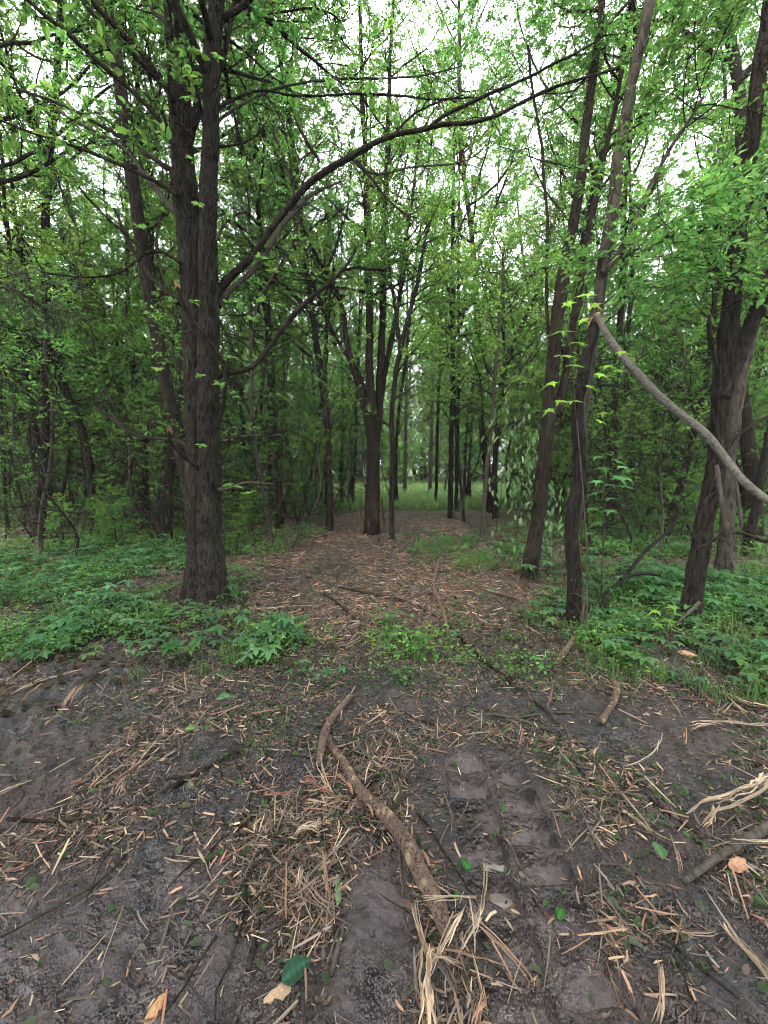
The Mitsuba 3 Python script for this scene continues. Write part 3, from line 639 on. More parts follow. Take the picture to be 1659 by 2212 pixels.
for nm, lb, st, mt, sd in LT:
    traced_tree(nm, lb, st, mt, sd, crown=dict(t0=0.42, n1=15, len1=1.7, size=0.066, col=MIDGREEN if sd % 40 else BRIGHT), sides=36, step=0.04, twigs=8)

# trunks in the middle distance, read off one by one
MT = [(586, 1108, 11, 575, 700, 'bark_black', 1, 'dark bare-twigged trunk right next to the big tree in the clearing'), (664, 1084, 9, 652, 700, 'bark_brown', 1, 'thin brown trunk, second along the back of the clearing'),
      (681, 1090, 7, 700, 760, 'bark_brown', 1, 'slanting thin trunk in the twiggy row behind the clearing'), (704, 1100, 10, 706, 720, 'bark_black', 1, 'reddish-black trunk at the chip-strewn edge behind the clearing'),
      (739, 1090, 9, 738, 760, 'bark_black', 1, 'straight black trunk midway along the twiggy row'), (762, 1090, 8, 772, 820, 'bark_black', 1, 'dark trunk closest on the left of the multi-stemmed tree'),
      (874, 1066, 11, 878, 800, 'bark_grey', 0, 'far grey trunk seen just right of the slender forked tree'), (929, 1063, 11, 935, 740, 'bark_grey', 0, 'far grey trunk in the sunny meadow behind the path'),
      (941, 1086, 9, 952, 740, 'bark_black', 0, 'black trunk at the meadow edge, second left of the twin trunks'), (973, 1118, 14, 978, 520, 'bark_black', 0, 'dark straight trunk, nearer of the twin trunks right of the path'),
      (986, 1104, 10, 990, 560, 'bark_black', 0, 'dark trunk directly behind the nearer twin trunk'), (1002, 1124, 9, 985, 900, 'bark_brown', 0, 'thin trunk leaning across the foot of the twin trunks'),
      (1040, 1165, 12, 1066, 860, 'bark_grey', 0, 'pale mossy leaning stem at the right of the path'), (1010, 1075, 7, 1025, 760, 'bark_brown', 0, 'thin stem in the bright gap right of the twin trunks'),
      (960, 1062, 6, 985, 880, 'bark_grey', 0, 'slanted far stem leaning in the bright meadow'), (620, 1072, 6, 618, 760, 'bark_brown', 1, 'thinnest stem between the first two bare-twigged trunks'),
      (545, 1080, 8, 540, 720, 'bark_brown', 1, 'dim thin trunk in the shade close to the big tree')]
for i, (u, v, w, u2, v2, mt, tw, lb) in enumerate(MT):
    um = (u + u2) / 2 + R_(i).uniform(-3, 3)
    st = [[(u, v, w), (u * 0.8 + u2 * 0.2, v - 0.2 * (v - v2), w * 0.9), (um, (v + v2) / 2, w * 0.85), (u2, v2, w * 0.7), (u2 + (u2 - u) * 0.5, v2 - 160, w * 0.5), (u2 + (u2 - u) * 0.9, v2 - 300, w * 0.3)]]
    traced_tree('clearing_tree', lb, st, mt, 600 + 7 * i, crown=dict(t0=0.36 if not tw else 0.5, n1=22 if not tw else 14, len1=2.3 if not tw else 1.2, size=0.072 if not tw else 0.06, col=BRIGHT if not tw else DARKGREEN), sides=20, step=0.08, twigs=60 if tw else 14)
traced_tree('branching_tree', 'dark trunk with a long upswept stem at the right of the clearing', [[(1072, 1122, 18), (1068, 1050, 15), (1072, 960, 14), (1083, 853, 14), (1092, 795, 13), (1120, 720, 11), (1150, 655, 10), (1175, 580, 8), (1190, 480, 6)],
    [(1085, 840, 9), (1088, 740, 8), (1086, 640, 7), (1090, 520, 5)]], 'bark_black', 760, crown=dict(CRB), twigs=14)

# ------------------------------------------------------------------ woodland behind: shared kinds of trees, one set of entries per tree
def kind_group(name, height, r, seed, crown, mat, lean=0.7, twigs=0):
    rng = R_(seed)
    z = np.linspace(0, height, 9)
    dx, dy = rng.normal(0, 0.09, 2); P = np.stack([np.cumsum(rng.normal(0, lean / 6, 9)) + dx * z, np.cumsum(rng.normal(0, lean / 6, 9)) + dy * z, z], 1); P[0] = [0, 0, -0.15]
    Rr = r * np.linspace(1, 0.25, 9); Rr[0] *= 1.35
    m, Pm, Rm = limb(P, Rr, mat, 12, 0.22, 0.006, 0.03, seed)
    tw, lv = grow(Pm, Rm, seed, **crown)
    if twigs:
        a, ta, la = children(resample(Pm, 14)[None], twigs, 0.08, 0.7, 0.9, 1.4, rng, 6, 0.05, wob=0.18, radial=True, taper=0.3)
        b, tb, lb = children(a, 5, 0.2, 1.0, la * 0.4, 0.8, rng, 4, 0.0, flat=0.3, wob=0.25)
        tw = join([tw, tubes(a, taper_r(rng.uniform(0.006, 0.012, len(a)), 6), 4, cap=False), tubes(b, taper_r(rng.uniform(0.002, 0.004, len(b)), 4), 3, cap=False)])
    for p, s in (('trunk', m), ('branches', mikit.ply(tw, 'bark_brown', smooth=True)), ('crown', leafply(lv))):
        scene[f'{name}_{p}_kind'] = {'type': 'shapegroup', p: s}
    return name

K_UNDER = [kind_group(f'understory_{i}', h, r, 900 + i, dict(t0=t, n1=n, len1=l, n2=7, n3=6, nleaf=9, size=s, col=c, ang1=1.05), m, 0.7, tw) for i, (h, r, t, n, l, s, c, m, tw) in enumerate([
    (7.5, 0.045, 0.20, 30, 2.2, 0.066, BRIGHT, 'bark_brown', 26), (9.5, 0.055, 0.24, 32, 2.4, 0.072, MIDGREEN, 'bark_brown', 26), (6.0, 0.032, 0.15, 28, 1.9, 0.064, BRIGHT, 'bark_grey', 0),
    (11.0, 0.062, 0.30, 32, 2.8, 0.075, BRIGHT, 'bark_grey', 22), (8.5, 0.05, 0.45, 24, 1.6, 0.055, DARKGREEN, 'bark_black', 60)])]
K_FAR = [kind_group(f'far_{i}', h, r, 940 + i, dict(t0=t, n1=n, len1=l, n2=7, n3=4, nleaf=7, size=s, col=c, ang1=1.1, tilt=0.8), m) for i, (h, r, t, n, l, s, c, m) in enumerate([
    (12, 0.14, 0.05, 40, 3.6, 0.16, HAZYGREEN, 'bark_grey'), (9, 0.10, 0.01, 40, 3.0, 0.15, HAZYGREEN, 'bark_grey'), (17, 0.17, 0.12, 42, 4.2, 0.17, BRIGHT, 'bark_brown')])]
K_SAPL = [kind_group(f'sapling_{i}', h, r, 990 + i, dict(t0=0.25, n1=18, len1=l, n2=4, n3=3, nleaf=5, size=0.06, col=c, ang1=0.8, up=0.4, l3=0.18), m, 1.0, 36) for i, (h, r, l, c, m) in enumerate([
    (5.5, 0.020, 1.0, BRIGHT, 'bark_grey'), (4.2, 0.015, 0.8, MIDGREEN, 'bark_brown'), (6.5, 0.026, 1.1, MIDGREEN, 'bark_grey')])]
K_CANOPY = [kind_group(f'canopy_{i}', h, r, 980 + i, dict(t0=t, n1=36, len1=l, n2=9, n3=6, nleaf=9, size=s, col=c, ang1=0.9, up=0.5), m) for i, (h, r, t, l, s, c, m) in enumerate([
    (16, 0.085, 0.34, 3.4, 0.085, BRIGHT, 'bark_brown'), (18, 0.10, 0.40, 3.8, 0.09, MIDGREEN, 'bark_brown')])]
K_SHRUB = [kind_group(f'shrub_{i}', h, 0.022, 960 + i, dict(t0=0.12, n1=n, len1=l, n2=5, n3=3, nleaf=6, size=s, col=c, ang1=0.95, l3=0.2), 'bark_brown', 0.4) for i, (h, n, l, s, c) in enumerate([
    (2.4, 18, 1.0, 0.075, MIDGREEN), (1.5, 16, 0.8, 0.06, BRIGHT), (3.6, 22, 1.3, 0.075, BRIGHT)])]

def plant_tree(name, label, cat, group, kind, x, y, rot, sc):
    k = thing(name, label, cat, group)
    w = T().translate([x, y, float(H(np.array([x]), np.array([y]), False)[0])]).rotate([0, 0, 1], rot).scale(sc)
    for p in ('trunk', 'branches', 'crown'):
        scene[f'{k}__{p}'] = {'type': 'instance', 'to_world': w, 'g': {'type': 'ref', 'id': f'{kind}_{p}_kind'}}
        if p != 'trunk': labels[f'{k}__{p}'] = {'kind': 'stuff'}

def scatter_points(rng, n, region, mind, placed, tries=6000):
    out = []
    for _ in range(tries):
        if len(out) == n: break
        x, y = region(rng)
        if x is None or any((x - a) ** 2 + (y - b) ** 2 < mind * mind for a, b in placed): continue
        out.append((x, y)); placed.append((x, y))
    return out

LANDMARKS = [(-150, 'the left border'), (60, 'the curved black trunk'), (130, 'the v-forked brown trunk'), (250, 'the paired left trunks'), (430, 'the big furrowed tree'), (590, 'the first bare-twigged trunk'),
             (705, 'the reddish-black trunk'), (810, 'the multi-stemmed tree'), (975, 'the twin trunks'), (1085, 'the branching dark trunk'), (1180, 'the vine-covered trunk'), (1265, 'the snapped black trunk'),
             (1355, 'the low maple sapling'), (1500, 'the forked leaning tree'), (1650, 'the right border')]
ORD = ['first', 'second', 'third', 'fourth', 'fifth', 'sixth', 'seventh', 'eighth', 'ninth', 'tenth', 'eleventh', 'twelfth', 'thirteenth', 'fourteenth', 'fifteenth', 'sixteenth', 'seventeenth', 'eighteenth']
def u_of(x, y):
    return 829.5 + FL * x / (y * math.cos(PITCH) + CAM_H * math.sin(PITCH))
def place_all(name, cat, group, spots, kinds, looks, prob, rng, s0, s1):
    """Plants one thing per spot; each label counts outward behind the nearest landmark."""
    items = [(x, y, rng.choice(len(kinds), p=prob), rng.uniform(0, 360), rng.uniform(s0, s1)) for x, y in spots]
    items.sort(key=lambda t: math.hypot(t[0], t[1])); seen = {}
    for x, y, j, rot, sc in items:
        m = min(LANDMARKS, key=lambda l: abs(l[0] - u_of(x, y)))[1]
        n = seen[(j, m)] = seen.get((j, m), -1) + 1
        plant_tree(name, f'{looks[j]}, {ORD[n]} of its kind back from {m}', cat, group, kinds[j], x, y, rot, sc)

placed = []
def reg_mid(rng):
    y = rng.uniform(9.3, 17); x = rng.uniform(-1.1, 1.1) * (y + 1.0)
    path = 0.6 + 0.05 * y
    if abs(x - path) < (3.3 if y < 13 else 2.2) or (y < 11 and rng.random() < 0.4): return None, None
    if -3.5 < x < 4.5 and 12 < y < 15.5: return None, None
    return x, y
rng = R_(11)
place_all('woodland_tree', 'tree', 'slim trees of the woodland around the clearing', scatter_points(rng, 58, reg_mid, 1.15, placed), K_UNDER,
          ['slim bright-leaved tree', 'taller mid-green tree', 'small pale-barked tree', 'tall bright-leaved tree', 'dark bare-twigged tree'], [0.26, 0.2, 0.22, 0.14, 0.18], rng, 0.85, 1.2)
def reg_canopy(rng):
    y = rng.uniform(8.5, 16.5); x = rng.uniform(-1.0, 1.0) * (y + 1)
    return (None, None) if abs(x - 0.6 - 0.05 * y) < 1.8 else (x, y)
place_all('canopy_tree', 'tree', 'tall canopy trees of the woodland', scatter_points(rng, 7, reg_canopy, 2.4, []) + [(3.6, 17.4), (-1.4, 17.5), (6.6, 18.5), (-4.6, 19.0), (-4.2, 7.4), (-7.2, 8.0), (-5.8, 5.6), (-2.95, 6.35), (3.5, 12.6), (-1.9, 13.2), (0.5, 15.6), (6.9, 7.2), (5.2, 9.0), (-2.6, 9.6)], K_CANOPY, ['tall bright canopy tree', 'tall mid-green canopy tree'], [0.6, 0.4], rng, 0.85, 1.15)
def reg_far(rng):
    y = rng.uniform(33, 72); x = rng.uniform(-1.15, 1.15) * y
    return x, y
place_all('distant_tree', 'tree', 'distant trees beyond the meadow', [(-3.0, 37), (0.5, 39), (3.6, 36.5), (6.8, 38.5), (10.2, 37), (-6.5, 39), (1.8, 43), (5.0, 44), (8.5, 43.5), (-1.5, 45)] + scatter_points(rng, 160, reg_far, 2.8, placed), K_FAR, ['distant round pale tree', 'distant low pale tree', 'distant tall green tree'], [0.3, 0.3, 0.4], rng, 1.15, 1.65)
def reg_edge(rng):
    y = rng.uniform(19, 33); x = rng.uniform(-0.95, 0.95) * y
    return (None, None) if abs(x - 2.2) < 4.5 + 0.1 * y else (x, y)
place_all('meadow_tree', 'tree', 'scattered trees in and beyond the meadow', scatter_points(rng, 30, reg_edge, 2.6, placed), [K_UNDER[0], K_UNDER[1], K_UNDER[3], K_UNDER[4]], ['bright tree in the meadow', 'mid-green tree in the meadow', 'tall bright tree in the meadow', 'bare-twigged tree in the meadow'], [0.3, 0.25, 0.3, 0.15], rng, 1.0, 1.45)
for i, (x, y) in enumerate([(-4.5, -2.0), (4.8, -2.5), (-7.5, 1.0), (8.0, 0.5), (-2.2, -6.0), (2.6, -6.5), (-8.5, -5.0), (8.5, -5.5), (0.4, -10.0), (-5.5, -10.0), (6.0, -10.0)]):
    plant_tree('rear_tree', f'tall canopy tree standing behind the viewpoint, {ORD[i]} by distance', 'tree', 'canopy trees behind the viewpoint', K_CANOPY[i % 2], x, y, rng.uniform(0, 360), rng.uniform(0.8, 1.0))
def reg_shrub(rng):
    y = rng.uniform(9.0, 18); x = rng.uniform(-1.1, 1.1) * y
    path = 0.6 + 0.05 * y
    if abs(x - path) < (3.0 if y < 13 else 3.2): return None, None
    return x, y
place_all('shrub', 'shrub', 'undergrowth shrubs between the trunks', scatter_points(rng, 84, reg_shrub, 0.7, []), K_SHRUB, ['bushy green undergrowth shrub', 'low bright undergrowth shrub', 'tall bright undergrowth shrub'], [0.4, 0.3, 0.3], rng, 0.7, 1.2)
def reg_sapl(rng):
    y = rng.uniform(6.2, 16); x = rng.uniform(-1.05, 1.05) * y
    return (None, None) if abs(x - 0.6 - 0.05 * y) < (2.6 if y < 12 else 0.9) else (x, y)
place_all('thin_sapling', 'sapling', 'thin twiggy saplings between the trunks', scatter_points(rng, 150, reg_sapl, 0.45, []), K_SAPL, ['thin pale twiggy sapling', 'thin short brown sapling', 'thin tall twiggy sapling'], [0.35, 0.35, 0.3], rng, 0.75, 1.25)
def reg_low(rng):
    y = rng.uniform(6.6, 9.2); x = rng.uniform(-1.05, 1.05) * y
    return (None, None) if abs(x - 0.9) < 3.3 else (x, y)
place_all('low_shrub', 'shrub', 'low shrubs behind the ground cover', scatter_points(rng, 34, reg_low, 0.5, []), K_SHRUB[:2], ['low loose green shrub', 'small bright shrub'], [0.4, 0.6], rng, 0.35, 0.6)
def reg_bush(rng):
    y = rng.uniform(29, 38); return rng.uniform(-1.1, 1.1) * y, y
place_all('meadow_bush', 'bush', 'bushes along the far side of the meadow', scatter_points(rng, 110, reg_bush, 1.1, []), K_SHRUB[:2], ['tall bush beyond the meadow', 'bright bush beyond the meadow'], [0.5, 0.5], rng, 1.6, 2.8)

# ------------------------------------------------------------------ broken limbs hanging and leaning
def branch_thing(name, label, pts, y0, y1, mat, seed, sides=24, amp=0.004, cat='branch', twigs=0, step=0.025, wob=0.008):
    k = thing(name, label, cat)
    P, R = trace(pts, y0, y1)
    m, Pm, Rm = limb(P, R, mat, sides, step, amp, wob, seed)
    part(k, 'stem', m)
    if twigs:
        rng = R_(seed)
        b, tb, lb = children(resample(Pm, 12)[None], twigs, 0.1, 1.0, 0.3, 0.8, rng, 6, 0.0, flat=0.2, wob=0.25)
        V, F = tubes(b, taper_r(rng.uniform(0.002, 0.005, len(b)), 6), 4)
        part(k, 'twigs', mikit.ply((V, F), mat, smooth=True), kind='stuff')
    return k, Pm, Rm
branch_thing('hanging_limb', 'long bent bare grey limb sloping down from the snapped black trunk', [(1290, 680, 16), (1305, 712, 20), (1330, 752, 22), (1400, 832, 22), (1460, 888, 22), (1530, 942, 24), (1558, 975, 24), (1610, 1042, 22), (1660, 1082, 22), (1760, 1160, 20)], Y_SNAG - 0.05, Y_SNAG - 0.9, 'bark_pale', 801, 36, twigs=5)
YR = gz(1487, 1345)[1]
branch_thing('hanging_dead_branch', 'pale peeling dead branch hanging down in front of the forked tree', [(1548, 1005, 10), (1552, 1040, 12), (1560, 1090, 13), (1572, 1150, 15), (1578, 1175, 12)], YR - 0.3, YR - 0.5, 'bark_grey', 805, 16, twigs=12)
branch_thing('hanging_dead_stick', 'straight grey dead stick hanging right of the peeling branch', [(1588, 1030, 8), (1595, 1080, 9), (1602, 1140, 8)], YR - 0.2, YR - 0.3, 'bark_grey', 806, 12)
branch_thing('bare_bough', 'tangled dead bough reaching in from the right edge below the bent limb', [(1700, 1150, 12), (1640, 1165, 10), (1590, 1150, 8), (1545, 1165, 6), (1500, 1185, 4)], YR - 0.1, YR - 0.4, 'bark_brown', 807, 12, twigs=24)
branch_thing('bare_bough', 'fan of thin dead twigs at the right edge above the bent limb', [(1720, 880, 12), (1660, 900, 9), (1620, 920, 7), (1580, 960, 4)], YR + 0.3, YR, 'bark_brown', 808, 12, twigs=26)
ya = gz(1320, 1340)[1]
branch_thing('arched_branch', 'thin black branch arching over the ground cover between the two right trunks', [(1292, 1345, 9), (1303, 1300, 14), (1320, 1275, 13), (1348, 1247, 11), (1390, 1195, 9), (1430, 1160, 8), (1470, 1095, 6)], ya, ya + 1.2, 'bark_black', 810, 16)
branch_thing('arched_branch', 'short black fork springing level from the arched branch with a torn pale tip', [(1340, 1252, 8), (1370, 1241, 9), (1405, 1240, 8), (1425, 1243, 6)], ya + 0.2, ya + 0.4, 'bark_black', 811, 12)
branch_thing('arched_branch', 'crooked black prop stick under the arched branch', [(1303, 1298, 10), (1312, 1318, 9), (1324, 1342, 7)], ya, ya - 0.1, 'bark_black', 812, 12)
branch_thing('cut_stick', 'grey cut stick leaning on the foot of the forked tree', [(1462, 1348, 7), (1485, 1325, 10), (1510, 1302, 11)], YR - 0.35, YR - 0.2, 'bark_grey', 813, 14)
branch_thing('pale_forked_twig', 'pale forked twig standing at the foot of the snapped black trunk', [(1257, 1352, 7), (1258, 1325, 7), (1262, 1300, 5), (1262, 1285, 4)], Y_SNAG - 0.25, Y_SNAG - 0.25, 'bark_grey', 814, 10, twigs=4)
branch_thing('sapling_stump', 'short mossy stub sticking up left of the big tree', [(365, 1185, 16), (362, 1150, 13), (358, 1115, 11)], gz(365, 1178)[1], None, 'bark_grey', 815, 16)

k_c, Pc, Rc = branch_thing('cedar_bough', 'soft feathery brown-green cedar bough hanging in at the left border', [(-260, 480, 14), (-120, 540, 11), (0, 610, 8), (70, 650, 5), (105, 690, 3)], 2.3, 2.5, 'bark_brown', 818, 10)
rng = R_(819)
b, tb, lb_ = children(resample(Pc, 14)[None], 26, 0.3, 1.0, 0.36, 0.8, rng, 6, -0.2, flat=0.5, wob=0.2)
c, tc, lc = children(b, 8, 0.1, 1.0, 0.12, 0.7, rng, 4, -0.2, flat=0.4, wob=0.2)
part(k_c, 'twigs', mikit.ply(join([tubes(b, taper_r(np.full(len(b), 0.003), 6), 4, cap=False), tubes(c, taper_r(np.full(len(c), 0.0015), 4), 3, cap=False)]), 'bark_brown', smooth=True), kind='stuff')
part(k_c, 'needles', leafply(leaves_on(c, 26, 0.022, rng, np.array([[0.07, 0.095, 0.05], [0.10, 0.10, 0.06], [0.05, 0.08, 0.045]]), width=0.16, spread=1.1)), kind='stuff')

# brush pile of dead branches behind the left ground cover
rng = R_(820)
for i in range(84):
    u = rng.uniform(-20, 400) if i < 60 else rng.uniform(480, 780); v = rng.uniform(1120, 1172) if i < 60 else rng.uniform(1075, 1100)
    p = gz(u, v); a = rng.uniform(0, 6.28); L = rng.uniform(0.6, 2.2); rise = rng.uniform(-0.05, 0.5)
    q = np.stack([p + [0, 0, rng.uniform(0.02, 0.5)], p + np.array([math.cos(a) * L * 0.4, math.sin(a) * L * 0.4, rng.uniform(0.1, 0.6)]), p + np.array([math.cos(a) * L, math.sin(a) * L, 0.1 + rise])])
    lb2 = ('dead branch tangled in the brush pile behind the left ground cover', 'dead branches of the brush pile') if i < 60 else ('dead branch lying among the bare-twigged trunks behind the clearing', 'dead branches among the bare-twigged trunks')
    k = thing('brush_branch', lb2[0], 'branch', lb2[1])
    m, Pm, Rm = limb(q, np.array([1, 0.7, 0.3]) * rng.uniform(0.008, 0.02), 'bark_grey', 6, 0.1, 0.002, 0.05, 820 + i)
    b, tb, lb = children(resample(Pm, 8)[None], 14, 0.15, 1.0, L * 0.4, 0.8, rng, 5, 0.05, flat=0.1, wob=0.25)
    scene[k] = mikit.ply(join([tubes(Pm[None], Rm[None], 6), tubes(b, taper_r(rng.uniform(0.002, 0.006, len(b)), 5), 3, cap=False)]), 'bark_grey', smooth=True)

# ------------------------------------------------------------------ leafy plants
def lobed_leaf(size, rng, col):
    """A five-lobed pointed leaf in its own plane: x forward, z up."""
    ang = np.radians([-150, -118, -100, -72, -52, -30, -18, 0, 18, 30, 52, 72, 100, 118, 150])
    rad = np.array([0.25, 0.55, 0.30, 0.92, 0.42, 0.50, 0.42, 1.15, 0.42, 0.50, 0.42, 0.92, 0.30, 0.55, 0.25]) * rng.uniform(0.9, 1.1, 15)
    v = np.stack([np.cos(ang) * rad, np.sin(ang) * rad, -0.22 * rad ** 2 + rng.normal(0, 0.02, 15)], 1) * size * 0.55
    v = np.vstack([[[0, 0, 0]], v]) + [size * 0.2, 0, 0]
    f = np.array([[0, i, i + 1] for i in range(1, 15)])
    return v, f, np.tile(col, (16, 1))

def maple_sapling(label, stem, y, spots, size, seed, col):
    k = thing('maple_sapling', label, 'sapling')
    P = np.array([at(u, v, y) for u, v in stem]); P[0, 2] = Hs(P[0, 0], P[0, 1]) - 0.03
    m, Pm, _ = limb(P, np.linspace(0.009, 0.003, len(P)), 'bark_grey', 8, 0.04, 0.0005, 0.01, seed)
    part(k, 'stem', m)
    rng = R_(seed)
    for u, v, s in spots:
        p = at(u, v, y + rng.uniform(-0.25, 0.25))
        q = Pm[np.argmin(np.linalg.norm(Pm - (p - [0, 0, 0.06]), axis=1))]
        V, F = tubes(np.stack([q, (p + q) / 2 + [0, 0, 0.02], p])[None], [[0.0022, 0.0018, 0.0014]], 4)
        lk = part(k, 'leaf_stalk', mikit.ply((V, F), 'bark_grey', smooth=True))
        v_, f_, c_ = lobed_leaf(size * s, rng, np.array(col) * rng.uniform(0.75, 1.25))
        a = math.atan2(p[1] - q[1], p[0] - q[0]) + rng.normal(0, 0.5); til = rng.uniform(0.0, 0.45)
        M = np.array([[math.cos(a), -math.sin(a), 0], [math.sin(a), math.cos(a), 0], [0, 0, 1]]) @ np.array([[math.cos(til), 0, math.sin(til)], [0, 1, 0], [-math.sin(til), 0, math.cos(til)]])
        part(lk, 'leaf', leafply((v_ @ M.T + p, f_, c_)))
maple_sapling('slender maple sapling with tiers of light green lobed leaves beside the snapped black trunk', [(1270, 1345), (1268, 1250), (1262, 1100), (1250, 950), (1236, 800), (1228, 690)], Y_SNAG - 0.12,
    [(1215, 715, 1.1), (1240, 738, 1.0), (1208, 768, 1.0), (1232, 790, 0.9), (1205, 822, 1.0), (1258, 832, 0.9), (1212, 862, 0.9), (1195, 880, 0.9), (1238, 866, 1.0), (1262, 640, 0.9), (1275, 655, 0.9), (1222, 650, 0.8), (1250, 690, 0.8), (1300, 790, 0.8), (1320, 800, 0.9), (1330, 760, 0.8), (1285, 805, 0.9), (1300, 890, 0.9), (1285, 905, 0.8)], 0.21, 830, (0.20, 0.38, 0.06))
maple_sapling('low maple sapling with blue-green lobed leaves in the shade right of the snapped black trunk', [(1300, 1290), (1302, 1200), (1306, 1100), (1308, 1000), (1310, 960)], Y_SNAG + 0.6,
    [(1295, 985, 1.0), (1320, 990, 1.0), (1335, 1005, 0.9), (1300, 1008, 1.0), (1330, 1025, 1.1), (1290, 1035, 0.9), (1315, 1045, 1.0), (1340, 1050, 0.9), (1298, 1062, 0.9), (1320, 1075, 1.0), (1285, 1095, 0.9), (1320, 1100, 0.9), (1300, 1125, 1.0), (1275, 1150, 0.8), (1305, 980, 0.8), (1348, 1030, 0.8)], 0.23, 831, (0.11, 0.27, 0.10))
maple_sapling('small upright sapling of broad light leaves in front of the forked tree', [(1440, 1370), (1440, 1340), (1438, 1310), (1436, 1296)], YR - 0.45,
    [(1430, 1300, 0.8), (1450, 1305, 0.8), (1425, 1318, 0.9), (1455, 1325, 0.9), (1440, 1335, 0.9), (1428, 1345, 0.8), (1445, 1358, 0.8)], 0.17, 832, (0.15, 0.32, 0.07))

def hanging_vine():
    k = thing('hanging_vine', 'climbing vine with drooping pale green leaves covering the grey-brown trunk', 'vine')
    rng = R_(840); y = gz(1150, 1225)[1] - 0.35
    var = [leaf_cards(np.zeros((1, 3)), np.array([[1.0, 0, 0]]), np.array([[0, 0, 1.0]]), 1.0, 0.46, R_(841 + i), (0.115, 0.21, 0.085) if i % 3 else (0.18, 0.27, 0.14), 0.15, shape=6, curl=0.1) for i in range(5)]
    pl = [leafply(v) for v in var]
    for s in range(13):
        u0, v0 = [(1075, 900), (1100, 930), (1125, 900), (1110, 960), (1150, 960), (1160, 980), (1090, 1010), (1180, 1060), (1195, 1080), (1140, 1050), (1170, 1130), (1210, 1100), (1120, 1130)][s]
        ln = rng.uniform(110, 190); yy = y + rng.uniform(-0.3, 0.35)
        P = np.array([at(u0 + (1165 - u0) * 0.25, v0 - 40, yy + 0.2), at(u0, v0 - 10, yy), at(u0 + rng.normal(0, 10), v0 + ln * 0.5, yy), at(u0 + rng.normal(0, 18), min(v0 + ln, 1275), yy)])
        m, Pm, _ = limb(P, [0.005, 0.004, 0.003, 0.002], 'bark_brown', 6, 0.05, 0.0004, 0.02, 842 + s)
        sk = part(k, 'stem', m)
        for j in range(24):
            p = Pm[int(rng.uniform(0.05, 1) * (len(Pm) - 1))] + rng.normal(0, 0.08, 3)
            w = T().translate(p.tolist()).rotate([0, 0, 1], rng.uniform(0, 360)).rotate([0, 1, 0], rng.uniform(45, 85)).rotate([1, 0, 0], rng.uniform(-40, 40)).scale(rng.uniform(0.07, 0.13))
            part(sk, 'leaf', {**pl[rng.integers(5)], 'to_world': w})
hanging_vine()

# ground-cover plants: templates standing at the origin
def tpl_creeper(rng, col, stems=3, h=0.16, lsize=0.075, n=5):
    it, stem = [], []
    for s in range(stems):
        a = rng.uniform(0, 6.28); rr = rng.uniform(0.02, 0.10)
        top = np.array([math.cos(a) * rr, math.sin(a) * rr, h * rng.uniform(0.6, 1.2)])
        stem.append(tubes(np.stack([[0, 0, -0.02], top * [0.3, 0.3, 0.6], top])[None], [[0.003, 0.0025, 0.0018]], 4))
        ph = rng.uniform(0, 6.28) + (np.arange(n) - (n - 1) / 2) * 1.15
        d = np.stack([np.cos(ph), np.sin(ph), rng.uniform(-0.35, 0.05, n)], 1)
        it.append(leaf_cards(np.repeat(top[None], n, 0), d, np.array([0, 0, 1.0]) + rng.normal(0, 0.12, (n, 3)), lsize * rng.uniform(0.8, 1.2, n), 0.52, rng, np.array(col) * rng.uniform(0.8, 1.2), 0.08, shape=6))
    V, F = join(stem)
    return it, (V, F, np.tile([0.06, 0.10, 0.04], (len(V), 1)))

def tpl_herb(rng, col, n=22, h=0.14, s=0.03):
    p = rng.normal(0, 0.07, (n, 3)); p[:, 2] = rng.uniform(0.02, h, n)
    a = rng.uniform(0, 6.28, n)
    return leaf_cards(p, np.stack([np.cos(a), np.sin(a), rng.uniform(-0.4, 0.3, n)], 1), np.array([0, 0, 1.0]) + rng.normal(0, 0.35, (n, 3)), s * rng.uniform(0.7, 1.4, n), 0.62, rng, col, 0.2)

def tpl_grass(rng, col, n=26, h=0.22, w=0.004, spread=0.05, segs=4):
    a = rng.uniform(0, 6.28, n); base = np.stack([rng.normal(0, spread, n), rng.normal(0, spread, n), np.zeros(n)], 1)
    d = np.stack([np.cos(a), np.sin(a), np.zeros(n)], 1); s = np.stack([-np.sin(a), np.cos(a), np.zeros(n)], 1)
    L = h * rng.uniform(0.5, 1.3, (n, 1)); bend = rng.uniform(0.2, 0.9, (n, 1))
    V = []
    for k in range(segs):
        t = k / (segs - 1)
        c = base + d * L * bend * t ** 2 + np.array([0, 0, 1.0]) * L * (t - 0.35 * bend * t ** 2)
        V += [c - s * w * (1 - t * 0.92), c + s * w * (1 - t * 0.92)]
    V = np.stack(V, 1)
    f = np.array([[2 * k, 2 * k + 1, 2 * k + 3] for k in range(segs - 1)] + [[2 * k, 2 * k + 3, 2 * k + 2] for k in range(segs - 1)])
    F = (f[None] + (np.arange(n) * 2 * segs)[:, None, None]).reshape(-1, 3)
    C = np.clip(np.asarray(col)[None] * np.exp(rng.normal(0, 0.2, (n, 1))), 0, 0.6)
    return V.reshape(-1, 3), F, np.repeat(C, 2 * segs, 0)

